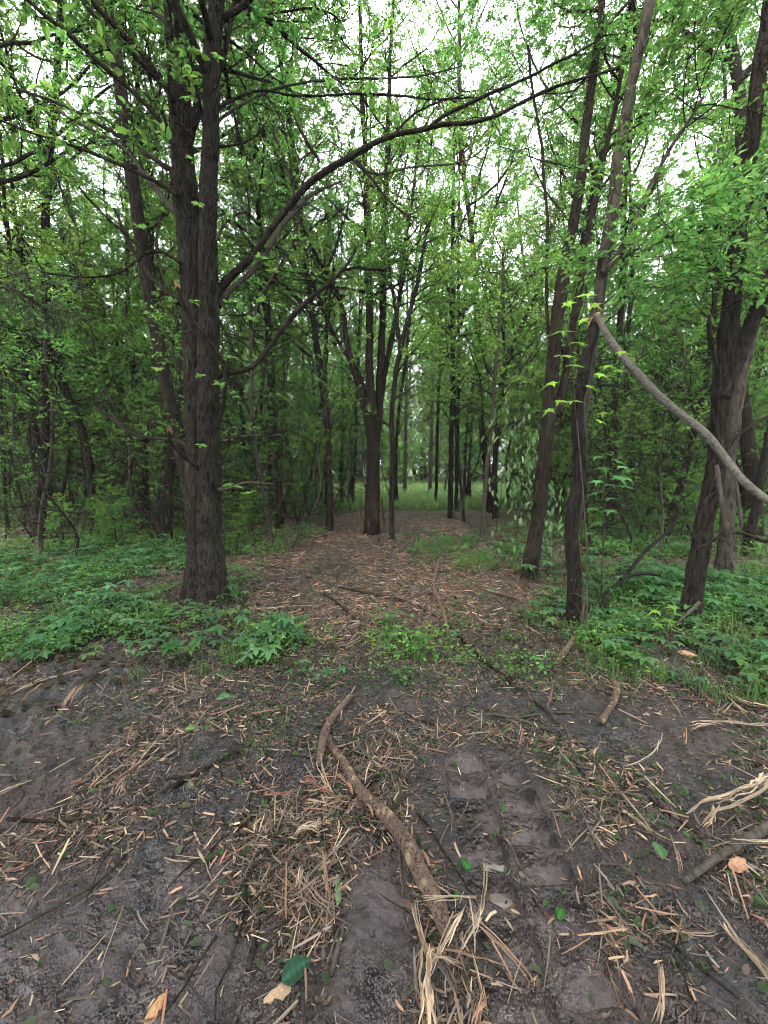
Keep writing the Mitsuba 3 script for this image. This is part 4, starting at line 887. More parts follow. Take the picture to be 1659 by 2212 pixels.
def scatter(tpls, pos, rot, sc, pick, tint=None):
    out = []
    for k, (v, f, c) in enumerate(tpls):
        i = np.nonzero(pick == k)[0]
        if not len(i): continue
        cs, sn = np.cos(rot[i])[:, None], np.sin(rot[i])[:, None]
        x = v[None, :, 0] * cs - v[None, :, 1] * sn; y = v[None, :, 0] * sn + v[None, :, 1] * cs; z = np.broadcast_to(v[None, :, 2], x.shape)
        V = np.stack([x, y, z], -1) * sc[i][:, None, None] + pos[i][:, None]
        F = (f[None] + (np.arange(len(i)) * len(v))[:, None, None]).reshape(-1, 3)
        C = np.repeat(c[None], len(i), 0)
        if tint is not None: C = C * tint[i][:, None, :]
        out.append((V.reshape(-1, 3), F, np.clip(C.reshape(-1, 3), 0, 0.8)))
    return join(out)

def random_in(pg, n, rng, bias=None):
    x0, y0, x1, y1 = pg.bounds
    out = np.zeros((0, 2))
    while len(out) < n:
        q = rng.uniform([x0, y0], [x1, y1], (4 * n + 100, 2))
        q = q[shapely.contains_xy(pg, q[:, 0], q[:, 1])]
        if bias is not None: q = q[rng.random(len(q)) < bias(q)]
        out = np.vstack([out, q])
    return out[:n]

def lift(xy, dz=0.0):
    return np.column_stack([xy, H(xy[:, 0], xy[:, 1]) + dz])

CREEP = [(0.075, 0.165, 0.078), (0.09, 0.19, 0.082), (0.062, 0.14, 0.062), (0.12, 0.22, 0.075)]
rng = R_(860)
tp = []
for i in range(5):
    it, st = tpl_creeper(R_(861 + i), CREEP[i % 4], 3 + i % 2, 0.07 + 0.04 * (i % 3), 0.045 + 0.012 * (i % 3)); tp.append(join(it + [st]))
tp += [tpl_herb(R_(870 + i), [(0.11, 0.23, 0.055), (0.08, 0.18, 0.055), (0.14, 0.27, 0.065)][i], 30, 0.12, [0.028, 0.04, 0.022][i]) for i in range(3)]
tp += [tpl_grass(R_(880 + i), (0.085, 0.165, 0.05), 22, 0.17) for i in range(2)]
near_frame = lambda q: (np.abs(q[:, 0]) < 1.15 * q[:, 1] + 0.6).astype(float)
pos = []; pick = []
for pg, n, pr in ((ZL, 2100, [.11] * 5 + [.12] * 3 + [.045] * 2), (ZR, 2000, [.08] * 5 + [.14] * 3 + [.09] * 2), (ZC, 20, [.02] * 5 + [.26] * 3 + [.06] * 2), (ZV, 500, [.10] * 5 + [.13] * 3 + [.055] * 2), (ZW, 110, [.04] * 5 + [.25] * 3 + [.02] * 2), (ZG, 90, [.02] * 5 + [.25] * 3 + [.06] * 2)):
    q = random_in(pg, n, rng, lambda q: near_frame(q) * np.clip(3.4 * meshkit.fbm(np.column_stack([q * 1.3, q[:, 0] * 0]), 3, 5) - 1.05, 0.07, 1) * np.clip(1.2 - np.abs(q[:, 1] - 4) * 0.08, 0.1, 1))
    pos.append(q); pick.append(rng.choice(10, n, p=np.array(pr) / sum(pr)))
pos, pick = np.vstack(pos), np.concatenate(pick)
n = 2600; qy = rng.uniform(6.3, 15, n); qx = rng.uniform(-1.1, 1.1, n) * qy
ok = (np.abs(qx - 0.6 - 0.05 * qy) > 2.3 + 0.5 * rng.random(n)) & (meshkit.fbm(np.column_stack([qx * 0.8, qy * 0.8, qx * 0]), 2, 6) > rng.uniform(0.3, 0.65, n))
qq = np.column_stack([qx, qy])[ok]; m2 = len(qq)
scene['undergrowth'] = leafply(scatter(tp, lift(qq), rng.uniform(0, 6.28, m2), rng.uniform(1.0, 2.6, m2), rng.choice(10, m2, p=np.array([.05] * 5 + [.2] * 3 + [.075] * 2)), np.exp(rng.normal(0, 0.25, (m2, 1)))))
labels['undergrowth'] = {'label': 'loose weedy undergrowth on the woodland floor beside the clearing', 'category': 'undergrowth', 'kind': 'stuff'}
n = len(pos)
scene['ground_cover'] = leafply(scatter(tp, lift(pos), rng.uniform(0, 6.28, n), np.clip(np.exp(rng.normal(-0.15, 0.32, n)), 0.4, 1.6), pick, np.exp(rng.normal(0, 0.22, (n, 1))) * np.exp(rng.normal(0, 0.06, (n, 3)))))
labels['ground_cover'] = {'label': 'low green ground cover of creeper and herbs either side of the track', 'category': 'ground cover', 'kind': 'stuff'}

# the nearest creepers one by one
def creeper_plants():
    rng = R_(890); vs = []
    for i in range(6):
        it, st = tpl_creeper(R_(891 + i), CREEP[i % 4], 3, 0.12, 0.066); vs.append(([leafply(l) for l in it], leafply(st)))
    spots = [(40, 1440), (75, 1400), (110, 1380), (140, 1370), (175, 1395), (200, 1430), (235, 1375), (265, 1400), (290, 1385), (310, 1415), (335, 1390), (360, 1440), (385, 1410), (410, 1425), (430, 1390), (455, 1370), (470, 1405), (490, 1350), (510, 1330), (540, 1400), (560, 1380), (590, 1395), (605, 1365), (625, 1385), (640, 1400), (300, 1440), (150, 1420), (100, 1430), (20, 1400), (60, 1360), (330, 1345), (280, 1340), (220, 1330), (160, 1330)]
    spr = [(1150, 1345), (1175, 1335), (1200, 1350), (1195, 1325), (1290, 1350), (1310, 1375), (1340, 1365), (1365, 1380), (1280, 1380), (1300, 1410), (1390, 1400), (1420, 1390), (1330, 1420), (1440, 1420), (1480, 1400), (1520, 1410), (1550, 1390), (1580, 1440), (1610, 1410), (1640, 1450), (1600, 1480), (1640, 1500), (1540, 1450), (1180, 1365)]
    for sp, side in ((spots, 'left'), (spr, 'right')):
        mid = float(np.median([v for _, v in sp])); cnt = {}
        for u, v in sorted(sp):
            row = 'front' if v > mid else 'back'
            cnt[row] = cnt.get(row, -1) + 1
            k = thing('creeper_plant', f'five-leaved creeper plant, {ORD[cnt[row]]} from the left in the {row} row of the {side} ground cover', 'plant', f'creeper plants along the {side} ground cover')
            p = on_ground(u, v); i = rng.integers(6)
            w = T().translate(p.tolist()).rotate([0, 0, 1], rng.uniform(0, 360)).scale(rng.uniform(0.8, 1.2))
            part(k, 'stem', {**vs[i][1], 'to_world': w})
            for l in vs[i][0]: part(k, 'leaf', {**l, 'to_world': w})
creeper_plants()

# grass tufts and the meadow
rng = R_(900)
tuft = [mikit.ply(t[:2], 'leaf_material', smooth=False, color=t[2]) for t in [tpl_grass(R_(901 + i), (0.075, 0.15, 0.045), 30, 0.20, 0.003, 0.05, 5) for i in range(4)]]
for u, v in [(1290, 1440), (1320, 1460), (1345, 1440), (1370, 1470), (1400, 1455), (1430, 1480), (1460, 1470), (1500, 1490), (1350, 1485), (1540, 1510), (1590, 1520), (1630, 1525), (1490, 1340), (1520, 1330), (1385, 1435), (1260, 1450)][::1]:
    tn = used.get('grass_tuft', -1) + 1
    p = on_ground(u, v)
    scene[thing('grass_tuft', f'fresh green grass tuft, {ORD[tn]} one on the verge below the forked tree', 'grass tuft', 'grass tufts on the right verge')] = {**tuft[rng.integers(4)], 'to_world': T().translate(p.tolist()).rotate([0, 0, 1], rng.uniform(0, 360)).scale(rng.uniform(0.7, 1.2))}
for u, v in [(520, 1420), (550, 1435), (500, 1440), (590, 1430), (530, 1360), (515, 1345), (300, 1465), (440, 1455), (480, 1470)]:
    tn = used['grass_tuft'] + 1 - 16
    p = on_ground(u, v)
    scene[thing('grass_tuft', f'thin green grass tuft, {ORD[tn]} one on the left verge near the big tree', 'grass tuft', 'grass tufts on the left verge')] = {**tuft[rng.integers(4)], 'to_world': T().translate(p.tolist()).rotate([0, 0, 1], rng.uniform(0, 360)).scale(rng.uniform(0.5, 0.9))}
n = 13000
y = 13.2 + 30 * rng.random(n) ** 1.6; x = rng.uniform(-1.1, 1.1, n) * y
gt = [tpl_grass(R_(910 + i), [(0.15, 0.25, 0.085), (0.11, 0.20, 0.07), (0.20, 0.29, 0.12)][i], 12, 0.30, 0.012, 0.14, 3) for i in range(3)]
scene['meadow_grass'] = leafply(scatter(gt, lift(np.column_stack([x, y])), rng.uniform(0, 6.28, n), rng.uniform(0.6, 1.2, n), rng.integers(0, 3, n)))
labels['meadow_grass'] = {'label': 'bright grass and weeds of the meadow beyond the clearing', 'category': 'grass', 'kind': 'stuff'}

# ------------------------------------------------------------------ logs, sticks and shredded wood on the ground
def hpts(pts):
    """(u, v, height above the local ground) -> places."""
    out = []
    for u, v, h in pts:
        p = gz(u, v, h); g = Hs(p[0], p[1]); p = gz(u, v, h + g)
        out.append(p)
    return np.array(out)

def ground_stick(name, label, pts, mat, seed, cat='branch', sides=12, amp=0.002, wob=0.006, step=0.015, twigs=0, group=None):
    k = thing(name, label, cat, group)
    P = hpts([(u, v, 0.5 * w * 0.0018 * (2212.0 / max(v, 1)) ** 1.2 + (e[0] if e else 0)) for u, v, w, *e in pts])
    R = widths(pts, P)
    m, Pm, Rm = limb(P, R, mat, sides, step, amp, wob, seed, None, 70, 25)
    if twigs:
        rng = R_(seed); part(k, 'stem', m)
        b, tb, lb = children(resample(Pm, 12)[None], twigs, 0.1, 1.0, 0.16, 0.8, rng, 5, 0.05, flat=0.6, wob=0.2)
        part(k, 'twigs', mikit.ply(tubes(b, taper_r(rng.uniform(0.0015, 0.003, len(b)), 5), 4), mat, smooth=True), kind='stuff')
    else:
        scene[k] = m
    return k, Pm, Rm

kl, Pm, Rm = ground_stick('fallen_log', 'long crooked bark-covered log half sunk in the mud of the foreground', [(705, 1592, 16), (722, 1620, 20), (745, 1648, 22), (772, 1695, 26), (800, 1728, 32), (832, 1758, 36), (862, 1795, 38), (888, 1840, 40), (908, 1885, 40), (930, 1925, 40), (948, 1965, 38), (962, 2010, 30), (968, 2035, 18)], 'bark_log', 921, 'log', 44, 0.004, 0.01, 0.009, twigs=3)
rng = R_(922)
for u, v in ((748, 1690), (790, 1735), (905, 1835), (940, 1930)):
    p = hpts([(u, v, 0.03)])[0]
    part(kl, 'bark_flap', litterply(flat_strip(np.array([p, p + [0.02, -0.03, 0.012], p + [0.035, -0.07, 0.0]]), 0.012, 0.004, rng, RUST[1] * 0.6)))
ground_stick('crossing_branch', 'forked weathered branch lying across the top end of the long log', [(757, 1503, 10), (738, 1525, 16), (718, 1550, 18), (703, 1580, 20, 0.02), (695, 1615, 20, 0.02), (688, 1655, 16)], 'bark_log', 923, sides=24)
STRIPS = [
    ('pale split splinter hanging from the lower end of the crossing branch', [(690, 1640, .03), (703, 1690, .03), (722, 1725, .01)], 9, 0),
    ('longest pale strip standing up in the shredded clump by the log', [(1052, 1868, .26), (1050, 1920, .2), (1040, 1970, .12), (1005, 2030, .05), (985, 2075, .02)], 11, 1),
    ('thick upright pale strip at the front of the shredded clump', [(925, 2055, .10), (920, 2110, .08), (922, 2170, .05), (925, 2250, .02)], 26, 0),
    ('slanting pale strip crossing the front of the shredded clump', [(1000, 1960, .14), (975, 2010, .12), (950, 2060, .08), (930, 2110, .05)], 15, 1),
    ('long strip sloping away to the right from the shredded clump', [(1000, 1965, .06), (1040, 2005, .05), (1085, 2045, .03), (1125, 2085, .02), (1155, 2130, .01)], 15, 2),
    ('horizontal reddish strip behind the shredded clump', [(915, 2045, .05), (960, 2050, .06), (1030, 2065, .04), (1100, 2090, .02)], 9, 3),
    ('short level strip at the top of the shredded clump', [(910, 1942, .07), (960, 1938, .09), (1030, 1942, .08)], 9, 1),
    ('upright frayed strip at the left of the shredded clump', [(893, 1945, .16), (900, 1990, .12), (915, 2040, .08), (930, 2080, .03)], 13, 0),
    ('thin vertical strip in the middle of the shredded clump', [(1012, 1935, .16), (1022, 1990, .10), (1025, 2060, .05)], 7, 1),
    ('thin bent strip falling to the bottom edge from the shredded clump', [(1020, 2055, .08), (1035, 2110, .05), (1050, 2180, .02), (1058, 2240, .01)], 8, 0),
    ('pale strip leaning right at the bottom of the shredded clump', [(925, 2060, .10), (960, 2075, .08), (1000, 2095, .05)], 12, 0),
    ('fine pair of strips dropping below the shredded clump', [(945, 2080, .07), (970, 2120, .05), (985, 2160, .03), (995, 2230, .01)], 8, 4),
    ('left side strip going down from the shredded clump', [(895, 2045, .10), (897, 2090, .07), (905, 2160, .03)], 9, 4),
    ('reddish splinter standing at the bottom edge below the shredded clump', [(1050, 2150, .05), (1035, 2190, .03), (1025, 2240, .01)], 15, 3),
    ('long pale splinter at the foot of the big tree', [(538, 1318, .02), (590, 1314, .03), (640, 1310, .03), (692, 1309, .02)], 8, 0),
    ('pale peeled branch lying level at the right edge', [(1495, 1566, .03), (1560, 1562, .05), (1620, 1566, .04), (1700, 1562, .04)], 11, 1),
    ('short prong under the pale peeled branch', [(1490, 1578, .01), (1520, 1568, .03), (1560, 1560, .04)], 8, 0),
    ('thick shredded pale branch end at the right edge above the mossy log', [(1488, 1765, .02), (1530, 1735, .06), (1580, 1718, .09), (1640, 1690, .11), (1720, 1655, .12)], 26, 1),
    ('frayed splinter hanging below the thick shredded branch', [(1545, 1735, .05), (1535, 1765, .03), (1525, 1800, .01)], 13, 0),
    ('second frayed splinter beside the thick shredded branch', [(1570, 1720, .05), (1600, 1745, .03), (1625, 1760, .01)], 8, 1),
    ('bright peeled stick at the right edge across the mossy log', [(1580, 1815, .09), (1620, 1818, .10), (1700, 1808, .10)], 9, 1),
    ('long pale splinter slanting in the mud at the far right', [(1560, 1990, .02), (1590, 2030, .03), (1625, 2065, .03), (1665, 2115, .02)], 16, 0),
    ('pale splinter lying at the left edge', [(-10, 1722, .01), (30, 1700, .02), (68, 1684, .01)], 11, 1),
    ('orange splinter fan beside the left ground cover', [(45, 1520, .01), (75, 1490, .06), (95, 1478, .08)], 11, 3),
    ('upright orange shred in the left chip patch', [(145, 1530, .01), (152, 1505, .05), (172, 1478, .1)], 13, 3),
    ('long pale shaving across the left chip patch', [(20, 1500, .01), (90, 1470, .02), (180, 1445, .01)], 9, 0),
    ('frayed pale tuft of wood left of the log', [(640, 1800, .02), (655, 1785, .06), (690, 1790, .04)], 14, 1),
    ('upright broken strip left of the log', [(698, 1830, .1), (703, 1880, .06), (712, 1950, .01)], 13, 3),
    ('curved pale strip near the left clump of litter', [(655, 1880, .06), (650, 1905, .04), (640, 1930, .01)], 13, 1),
    ('grey twig running up from the left clump to the log', [(640, 1935, .01), (700, 1860, .03), (780, 1800, .03)], 6, 4),
    ('snapped stick pointing down between the tracks', [(632, 1880, .05), (680, 1935, .03), (720, 1978, .01)], 12, 2),
    ('red bark strip between the tracks', [(640, 1890, .03), (634, 1925, .02), (625, 1965, .01)], 9, 5),
    ('red bark strip left of the crossing branch', [(560, 1720, .01), (600, 1715, .02), (660, 1705, .01)], 7, 5),
    ('brown bark strip at the foot of the crossing branch', [(650, 1690, .01), (690, 1705, .03), (720, 1730, .01)], 14, 5),
    ('pale strip in the grassy litter above the right edge', [(1560, 1495, .02), (1600, 1515, .03), (1660, 1530, .02)], 10, 0),
    ('orange splinter by the hanging vine', [(1080, 1245, .01), (1105, 1232, .04), (1140, 1222, .06)], 9, 3),
    ('orange bark shred standing in the right mud', [(1476, 1610, .0), (1478, 1590, .03), (1476, 1570, .05)], 8, 3),
    ('curled pale splinter in the right litter', [(1330, 1655, .01), (1370, 1650, .03), (1410, 1625, .04), (1425, 1580, .04)], 7, 1),
    ('long pale splinter in the right litter', [(1350, 1750, .01), (1400, 1790, .02), (1450, 1820, .01)], 9, 0),
    ('tall thin splinter in the right foreground', [(1450, 1800, .10), (1465, 1850, .06), (1472, 1900, .01)], 6, 2),
    ('upright strip at the lower right foreground', [(1425, 2080, .06), (1430, 2140, .04), (1420, 2220, .01)], 13, 0),
    ('pale crooked root piece at the right foreground', [(1410, 2020, .02), (1440, 2010, .03), (1500, 2015, .02), (1550, 2000, .03)], 7, 2)]
rng = R_(930)
cols = [TAN[0], TAN[1], TAN[2], TAN[3], GREYW[1], RUST[0]]
for lb, pts, w, ci in STRIPS:
    P = hpts(pts); ww = w * 0.8 * depth(P[len(P) // 2]) / FL
    k = thing('wood_splinter', lb, 'wood splinter')
    it = []
    nf = 4 + int(w > 8) + 2 * int(w > 12) + 3 * int(w > 20)
    for j in range(nf):                                   # parallel torn fibres of the same strip, some shorter
        Q, _, _ = smooth_path(P, np.ones(len(P)), 0.01)
        lo, hi = (0, len(Q)) if j < 2 else sorted(rng.choice(len(Q), 2, replace=False))
        if hi - lo < 5: lo, hi = 0, len(Q)
        Q = Q[lo:hi]
        side = unit(np.cross(Q[-1] - Q[0], [0, 0, 1.0]))
        off = side * rng.normal(0, 0.36) * ww + [0, 0, rng.uniform(0, 0.4) * ww]
        fray = np.linspace(-0.5, 0.5, len(Q))[:, None] * rng.normal(0, 0.45, 3) * ww * 1.6
        Q = wiggle(Q + off + fray, ww * 0.35, 30, 3000 + j + 7 * len(it) + ci)
        it.append(flat_strip(Q[::max(1, len(Q) // 12)], ww * rng.uniform(0.14, 0.40), ww * rng.uniform(0.08, 0.2), rng, cols[ci] * rng.uniform(0.3, 0.85), 0.5))
    scene[k] = litterply(join(it))

ground_stick('mossy_log', 'mossy lichen-covered log at the right edge', [(1478, 1905, 22), (1520, 1875, 26), (1560, 1848, 28), (1610, 1815, 30), (1680, 1770, 30)], 'bark_grey', 940, 'log', 32, twigs=6)
ground_stick('log_chunk', 'short bent chunk of branch standing on the right verge', [(1322, 1468, 14), (1331, 1498, 18), (1318, 1528, 18), (1300, 1556, 22)], 'bark_log', 941, 'log', 24)
ground_stick('log_chunk', 'short brown log chunk below the snapped black trunk', [(1240, 1378, 12), (1225, 1400, 17), (1212, 1420, 17), (1205, 1432, 14)], 'bark_log', 942, 'log', 24)
ground_stick('path_branch', 'crooked brown branch lying along the middle of the path', [(945, 1210, 8), (941, 1240, 10), (938, 1270, 11), (950, 1300, 12), (962, 1340, 10), (972, 1390, 7)], 'bark_log', 943, twigs=5)
ground_stick('long_path_stick', 'long dark stick running from the path down to the pale twigs', [(968, 1352, 9), (1000, 1382, 10), (1040, 1422, 10), (1080, 1455, 8), (1120, 1490, 7), (1150, 1512, 6), (1185, 1540, 6), (1210, 1590, 5)], 'bark_brown', 944, twigs=7)
ground_stick('fallen_stick', 'long thin stick lying across the chips in the path', [(735, 1268, 6), (800, 1282, 7), (860, 1295, 8), (910, 1315, 7), (950, 1338, 5)], 'bark_brown', 945, twigs=4)
ground_stick('fallen_stick', 'dark stick behind the vine-covered trunk at the edge of the path', [(1030, 1268, 7), (1080, 1282, 9), (1140, 1298, 8)], 'bark_log', 946)
ground_stick('fallen_stick', 'short dark stick slanting over wet mud right of the big tree', [(700, 1282, 6), (730, 1305, 6), (770, 1340, 5)], 'bark_brown', 947)
ground_stick('pale_twig', 'smooth pale twig curving over the mud to the right', [(1010, 1540, 4), (1060, 1543, 6), (1110, 1552, 7), (1160, 1568, 7), (1212, 1590, 6)], 'bark_grey', 948)
ground_stick('pale_twig', 'pale twig lying level towards the bent branch chunk', [(1090, 1558, 4), (1160, 1543, 5), (1230, 1538, 5), (1290, 1540, 4)], 'bark_grey', 949)
ground_stick('pale_twig', 'thin curved twig in the middle of the mud', [(965, 1500, 4), (935, 1535, 5), (925, 1575, 5), (938, 1620, 5), (968, 1670, 4)], 'bark_grey', 950)
ground_stick('pale_twig', 'thin twig near the verge above the pale twigs', [(1195, 1430, 4), (1210, 1470, 4), (1240, 1510, 4)], 'bark_grey', 951)
ground_stick('dark_stick', 'straight dark stick lying flat at the left edge', [(15, 1768, 9), (80, 1772, 10), (150, 1770, 10), (215, 1762, 7)], 'bark_brown', 952)
ground_stick('dark_stick', 'dark stick slanting across the litter left of the log', [(350, 1712, 8), (410, 1680, 10), (460, 1652, 8), (520, 1620, 5)], 'bark_brown', 953)
ground_stick('dark_stick', 'thin reddish stick left of the pale twigs', [(1160, 1612, 6), (1230, 1604, 6), (1310, 1606, 4)], 'bark_log', 954)
ground_stick('dark_stick', 'thin dark stick between the tread prints and the litter', [(1230, 1640, 5), (1280, 1685, 6), (1320, 1725, 5)], 'bark_brown', 955)
ground_stick('forked_twig', 'grey forked twig beside the big green leaf', [(742, 1960, 9), (735, 2020, 11), (720, 2080, 13), (712, 2110, 10)], 'bark_grey', 956, twigs=3)
ground_stick('dark_stick', 'blunt stick lying left of the big green leaf', [(560, 1990, 8), (548, 2040, 12), (535, 2095, 11)], 'bark_brown', 957)
ground_stick('green_stick', 'mossy green stick lying in the left ground cover', [(0, 1360, 10), (120, 1355, 11), (200, 1345, 10), (240, 1340, 8)], 'bark_grey', 958)
ground_stick('dark_stick', 'long dark stick at the bottom right of the mud', [(1290, 1900, 5), (1400, 1990, 6), (1500, 2080, 6), (1600, 2160, 5)], 'bark_brown', 959)
ground_stick('dark_stick', 'dark stick crossing the right litter', [(1370, 1680, 5), (1450, 1760, 6), (1540, 1820, 6), (1620, 1880, 5)], 'bark_brown', 960)

def chunk(label, u, v, size, col, seed, name='wood_chip_block'):
    """A torn block of wood, faceted."""
    import trimesh
    rng = R_(seed)
    m = trimesh.creation.icosphere(3)
    p = m.vertices * np.array(size) * 0.5
    p = p * (0.70 + 0.45 * meshkit.noise(m.vertices * 2.2 + seed) + 0.35 * np.abs(meshkit.noise(m.vertices * [2, 9, 9] + seed) - 0.5))[:, None]
    a = rng.uniform(0, 3.14); p = p @ np.array([[math.cos(a), -math.sin(a), 0], [math.sin(a), math.cos(a), 0], [0, 0, 1]]).T
    c = on_ground(u, v) + [0, 0, size[2] * 0.25]
    scene[thing(name, label, 'wood chip')] = litterply((p + c, m.faces, np.asarray(col)[None] * rng.uniform(0.7, 1.25, (len(p), 1))))
chunk('orange torn wood chip lying alone on the mud at the bottom left', 335, 2185, (0.03, 0.07, 0.015), (0.20, 0.11, 0.05), 970)
chunk('large pinkish torn block of wood at the right foreground', 1592, 1885, (0.085, 0.045, 0.035), (0.17, 0.095, 0.06), 971)
chunk('pale square wood chip in the right ground cover', 1484, 1418, (0.12, 0.06, 0.05), (0.22, 0.145, 0.09), 972)
chunk('dark rotten wood lump among the litter left of the log', 330, 1498, (0.10, 0.06, 0.05), (0.07, 0.045, 0.035), 973)
chunk('pale shredded wood lump at the bottom beside the big green leaf', 605, 2140, (0.035, 0.09, 0.02), (0.17, 0.12, 0.075), 974)

def one_leaf(label, u, v, size, width, col, yaw, seed, h=0.012, roll=0.2, name='green_leaf'):
    rng = R_(seed)
    n = 13; s = np.linspace(0, 1, n)
    prof = np.sin(np.pi * s ** 0.8) ** 0.8 * width * 0.5 * (1 + rng.normal(0, 0.05, n)); prof[[0, -1]] = 0.02 * width
    z = 0.10 * np.sin(s * 3.1) * size * 0.3
    x = (s - 0.5) * size
    V = np.concatenate([np.stack([x, prof * k, z + abs(k) * prof * 0.35 + rng.normal(0, size * 0.012, n)], 1) for k in (-1, -0.5, 0, 0.5, 1)])
    F = []
    for r in range(4):
        for i in range(n - 1):
            a, b = r * n + i, (r + 1) * n + i
            F += [[a, a + 1, b + 1], [a, b + 1, b]]
    M = np.array(T().rotate([0, 0, 1], yaw).rotate([1, 0, 0], math.degrees(roll)).matrix)[:3, :3]
    p = on_ground(u, v); p[2] += h + width * 0.15
    scene[thing(name, label, 'leaf')] = mikit.ply((V @ M.T + p, np.array(F)), 'leaf_material', smooth=True, color=np.tile(col, (len(V), 1)) * rng.uniform(0.85, 1.1, (len(V), 1)) * np.repeat([1, 0.92, 1.5, 0.92, 1], n)[:, None] * np.tile(np.where(np.arange(n) % 2, 1.12, 0.9), 5)[:, None])
one_leaf('large glossy dark green leaf lying at the bottom between the tracks', 640, 2105, 0.095, 0.06, (0.035, 0.085, 0.052), 35, 980, 0.02, 0.3)
one_leaf('bright green leaf pressed in mud beside the puddle', 1008, 1848, 0.075, 0.04, (0.06, 0.20, 0.05), 115, 981)
one_leaf('green leaf lying in a tread print right of the puddle', 1212, 1948, 0.05, 0.035, (0.06, 0.17, 0.05), 50, 982)
one_leaf('narrow pale green leaf standing by the forked grey twig', 728, 1935, 0.10, 0.032, (0.17, 0.26, 0.13), 95, 983, 0.02, 0.7)
one_leaf('broad pale green leaf in the upper left litter', 485, 1512, 0.09, 0.06, (0.10, 0.22, 0.10), 25, 984)
one_leaf('pale green leaf lying left of the dark stick', 415, 1580, 0.08, 0.04, (0.14, 0.24, 0.09), 15, 985)
one_leaf('dull green leaf in the litter at the right foreground', 1420, 1855, 0.07, 0.05, (0.09, 0.17, 0.08), 80, 986)

# ------------------------------------------------------------------ litter: the largest pieces one by one, the rest as masses
def view_points(n, rng, v0, v1, u0=-150, u1=1810, power=1.0):
    """Random places on the ground, denser near the camera as in any perspective view of even litter."""
    v = v0 + (v1 - v0) * rng.random(n) ** power; u = rng.uniform(u0, u1, n)
    d = FWD[None] + ((u - 829.5) / FL)[:, None] * np.array([[1.0, 0, 0]]) - ((v - 1106) / FL)[:, None] * UP[None]
    return (EYE[None] + d * (-CAM_H / d[:, 2])[:, None])[:, :2]

def uniform_ground(n, rng, r0, r1, half=0.95, power=0.5):
    """n places, power 0.5 = even per square metre."""
    a = rng.uniform(-half, half, n); r = np.sqrt(r0 ** 2 + (r1 ** 2 - r0 ** 2) * rng.random(n)) if power == 0.5 else r0 * (r1 / r0) ** rng.random(n)
    return np.column_stack([r * np.sin(a), r * np.cos(a)])

def litter_density(q):
    sm = zones(q[:, 0], q[:, 1])
    pt = meshkit.fbm(np.column_stack([q * 2.2, q[:, 0] * 0 + 9]), 3, 31)
    return np.clip((1 - 0.94 * sm) * np.clip(3.6 * pt - 1.15, 0.05, 1), 0, 1)

def splinter_tpl(rng, K=4):
    x = np.linspace(-0.5, 0.5, K); y = np.cumsum(rng.normal(0, 0.02, K))
    w = np.array([rng.uniform(0.3, 0.9)] + [1.0] * (K - 2) + [rng.uniform(0.1, 0.7)]) * rng.uniform(0.7, 1.1, K)
    V = np.stack([np.stack([x + rng.normal(0, 0.03, K), y + s * w * 0.5 * wd, h * np.ones(K)], 1) for s, wd, h in ((-1, 0.12, 0.0), (0.1, 0.12, 0.045), (1, 0.12, 0.0), (0, 0.12, -0.03))], 1).reshape(-1, 3)
    k, j = np.meshgrid(np.arange(K - 1), np.arange(4), indexing='ij')
    q = np.stack([k * 4 + j, k * 4 + (j + 1) % 4, (k + 1) * 4 + (j + 1) % 4, (k + 1) * 4 + j], -1).reshape(-1, 4)
    F = np.vstack([q[:, [0, 2, 1]], q[:, [0, 3, 2]], [[0, 1, 2], [0, 2, 3], [4 * K - 4, 4 * K - 2, 4 * K - 3], [4 * K - 4, 4 * K - 1, 4 * K - 2]]])
    return V, F, np.ones((len(V), 3)) * rng.uniform(0.8, 1.15, (len(V), 1))

def oriented(tpls, xy, size, rng, col, tilt=0.25, aspect=None, dz=0.004):
    """Pieces on the ground with random yaw and tilt -> one mesh, or the list of single meshes."""
    n = len(xy); yaw = rng.uniform(0, 6.28, n); ti = rng.normal(0, tilt, n); ro = rng.normal(0, tilt * 1.3, n)
    asp = np.ones((n, 1)) if aspect is None else aspect[:, None]
    P = lift(xy, dz) + np.column_stack([np.zeros((n, 2)), np.abs(np.sin(ti)) * size * 0.35])
    pick = rng.integers(0, len(tpls), n)
    cy, sy, ct, st, cr, sr = np.cos(yaw), np.sin(yaw), np.cos(ti), np.sin(ti), np.cos(ro), np.sin(ro)
    M = np.einsum('nij,njk,nkl->nil', np.stack([np.stack([cy, -sy, 0 * cy], -1), np.stack([sy, cy, 0 * cy], -1), np.stack([0 * cy, 0 * cy, 0 * cy + 1], -1)], 1),
                  np.stack([np.stack([ct, 0 * ct, st], -1), np.stack([0 * ct, 0 * ct + 1, 0 * ct], -1), np.stack([-st, 0 * ct, ct], -1)], 1),
                  np.stack([np.stack([0 * cr + 1, 0 * cr, 0 * cr], -1), np.stack([0 * cr, cr, -sr], -1), np.stack([0 * cr, sr, cr], -1)], 1))
    out = []
    for i in range(n):
        v, f, c = tpls[pick[i]]
        out.append(((v * [1, asp[i, 0], asp[i, 0]] * size[i]) @ M[i].T + P[i], f, np.clip(c * col[i], 0, 0.8)))
    return out

SPL = [splinter_tpl(R_(1000 + i), 4 + i % 2) for i in range(8)]
def tri_leaf_tpl(rng):
    return leaf_cards(np.array([[-0.5, 0, 0]]), np.array([[1.0, 0, 0.0]]), np.array([[0, 0, 1.0]]) + rng.normal(0, 0.2, (1, 3)), 1.0, rng.uniform(0.4, 0.65), rng, (1.0, 1.0, 1.0), 0.01, curl=0.25, shape=6)
def leaf_tpl(rng):
    v, f, c = tri_leaf_tpl(rng); return v, f, np.ones_like(c)
LF = [leaf_tpl(R_(1020 + i)) for i in range(6)]

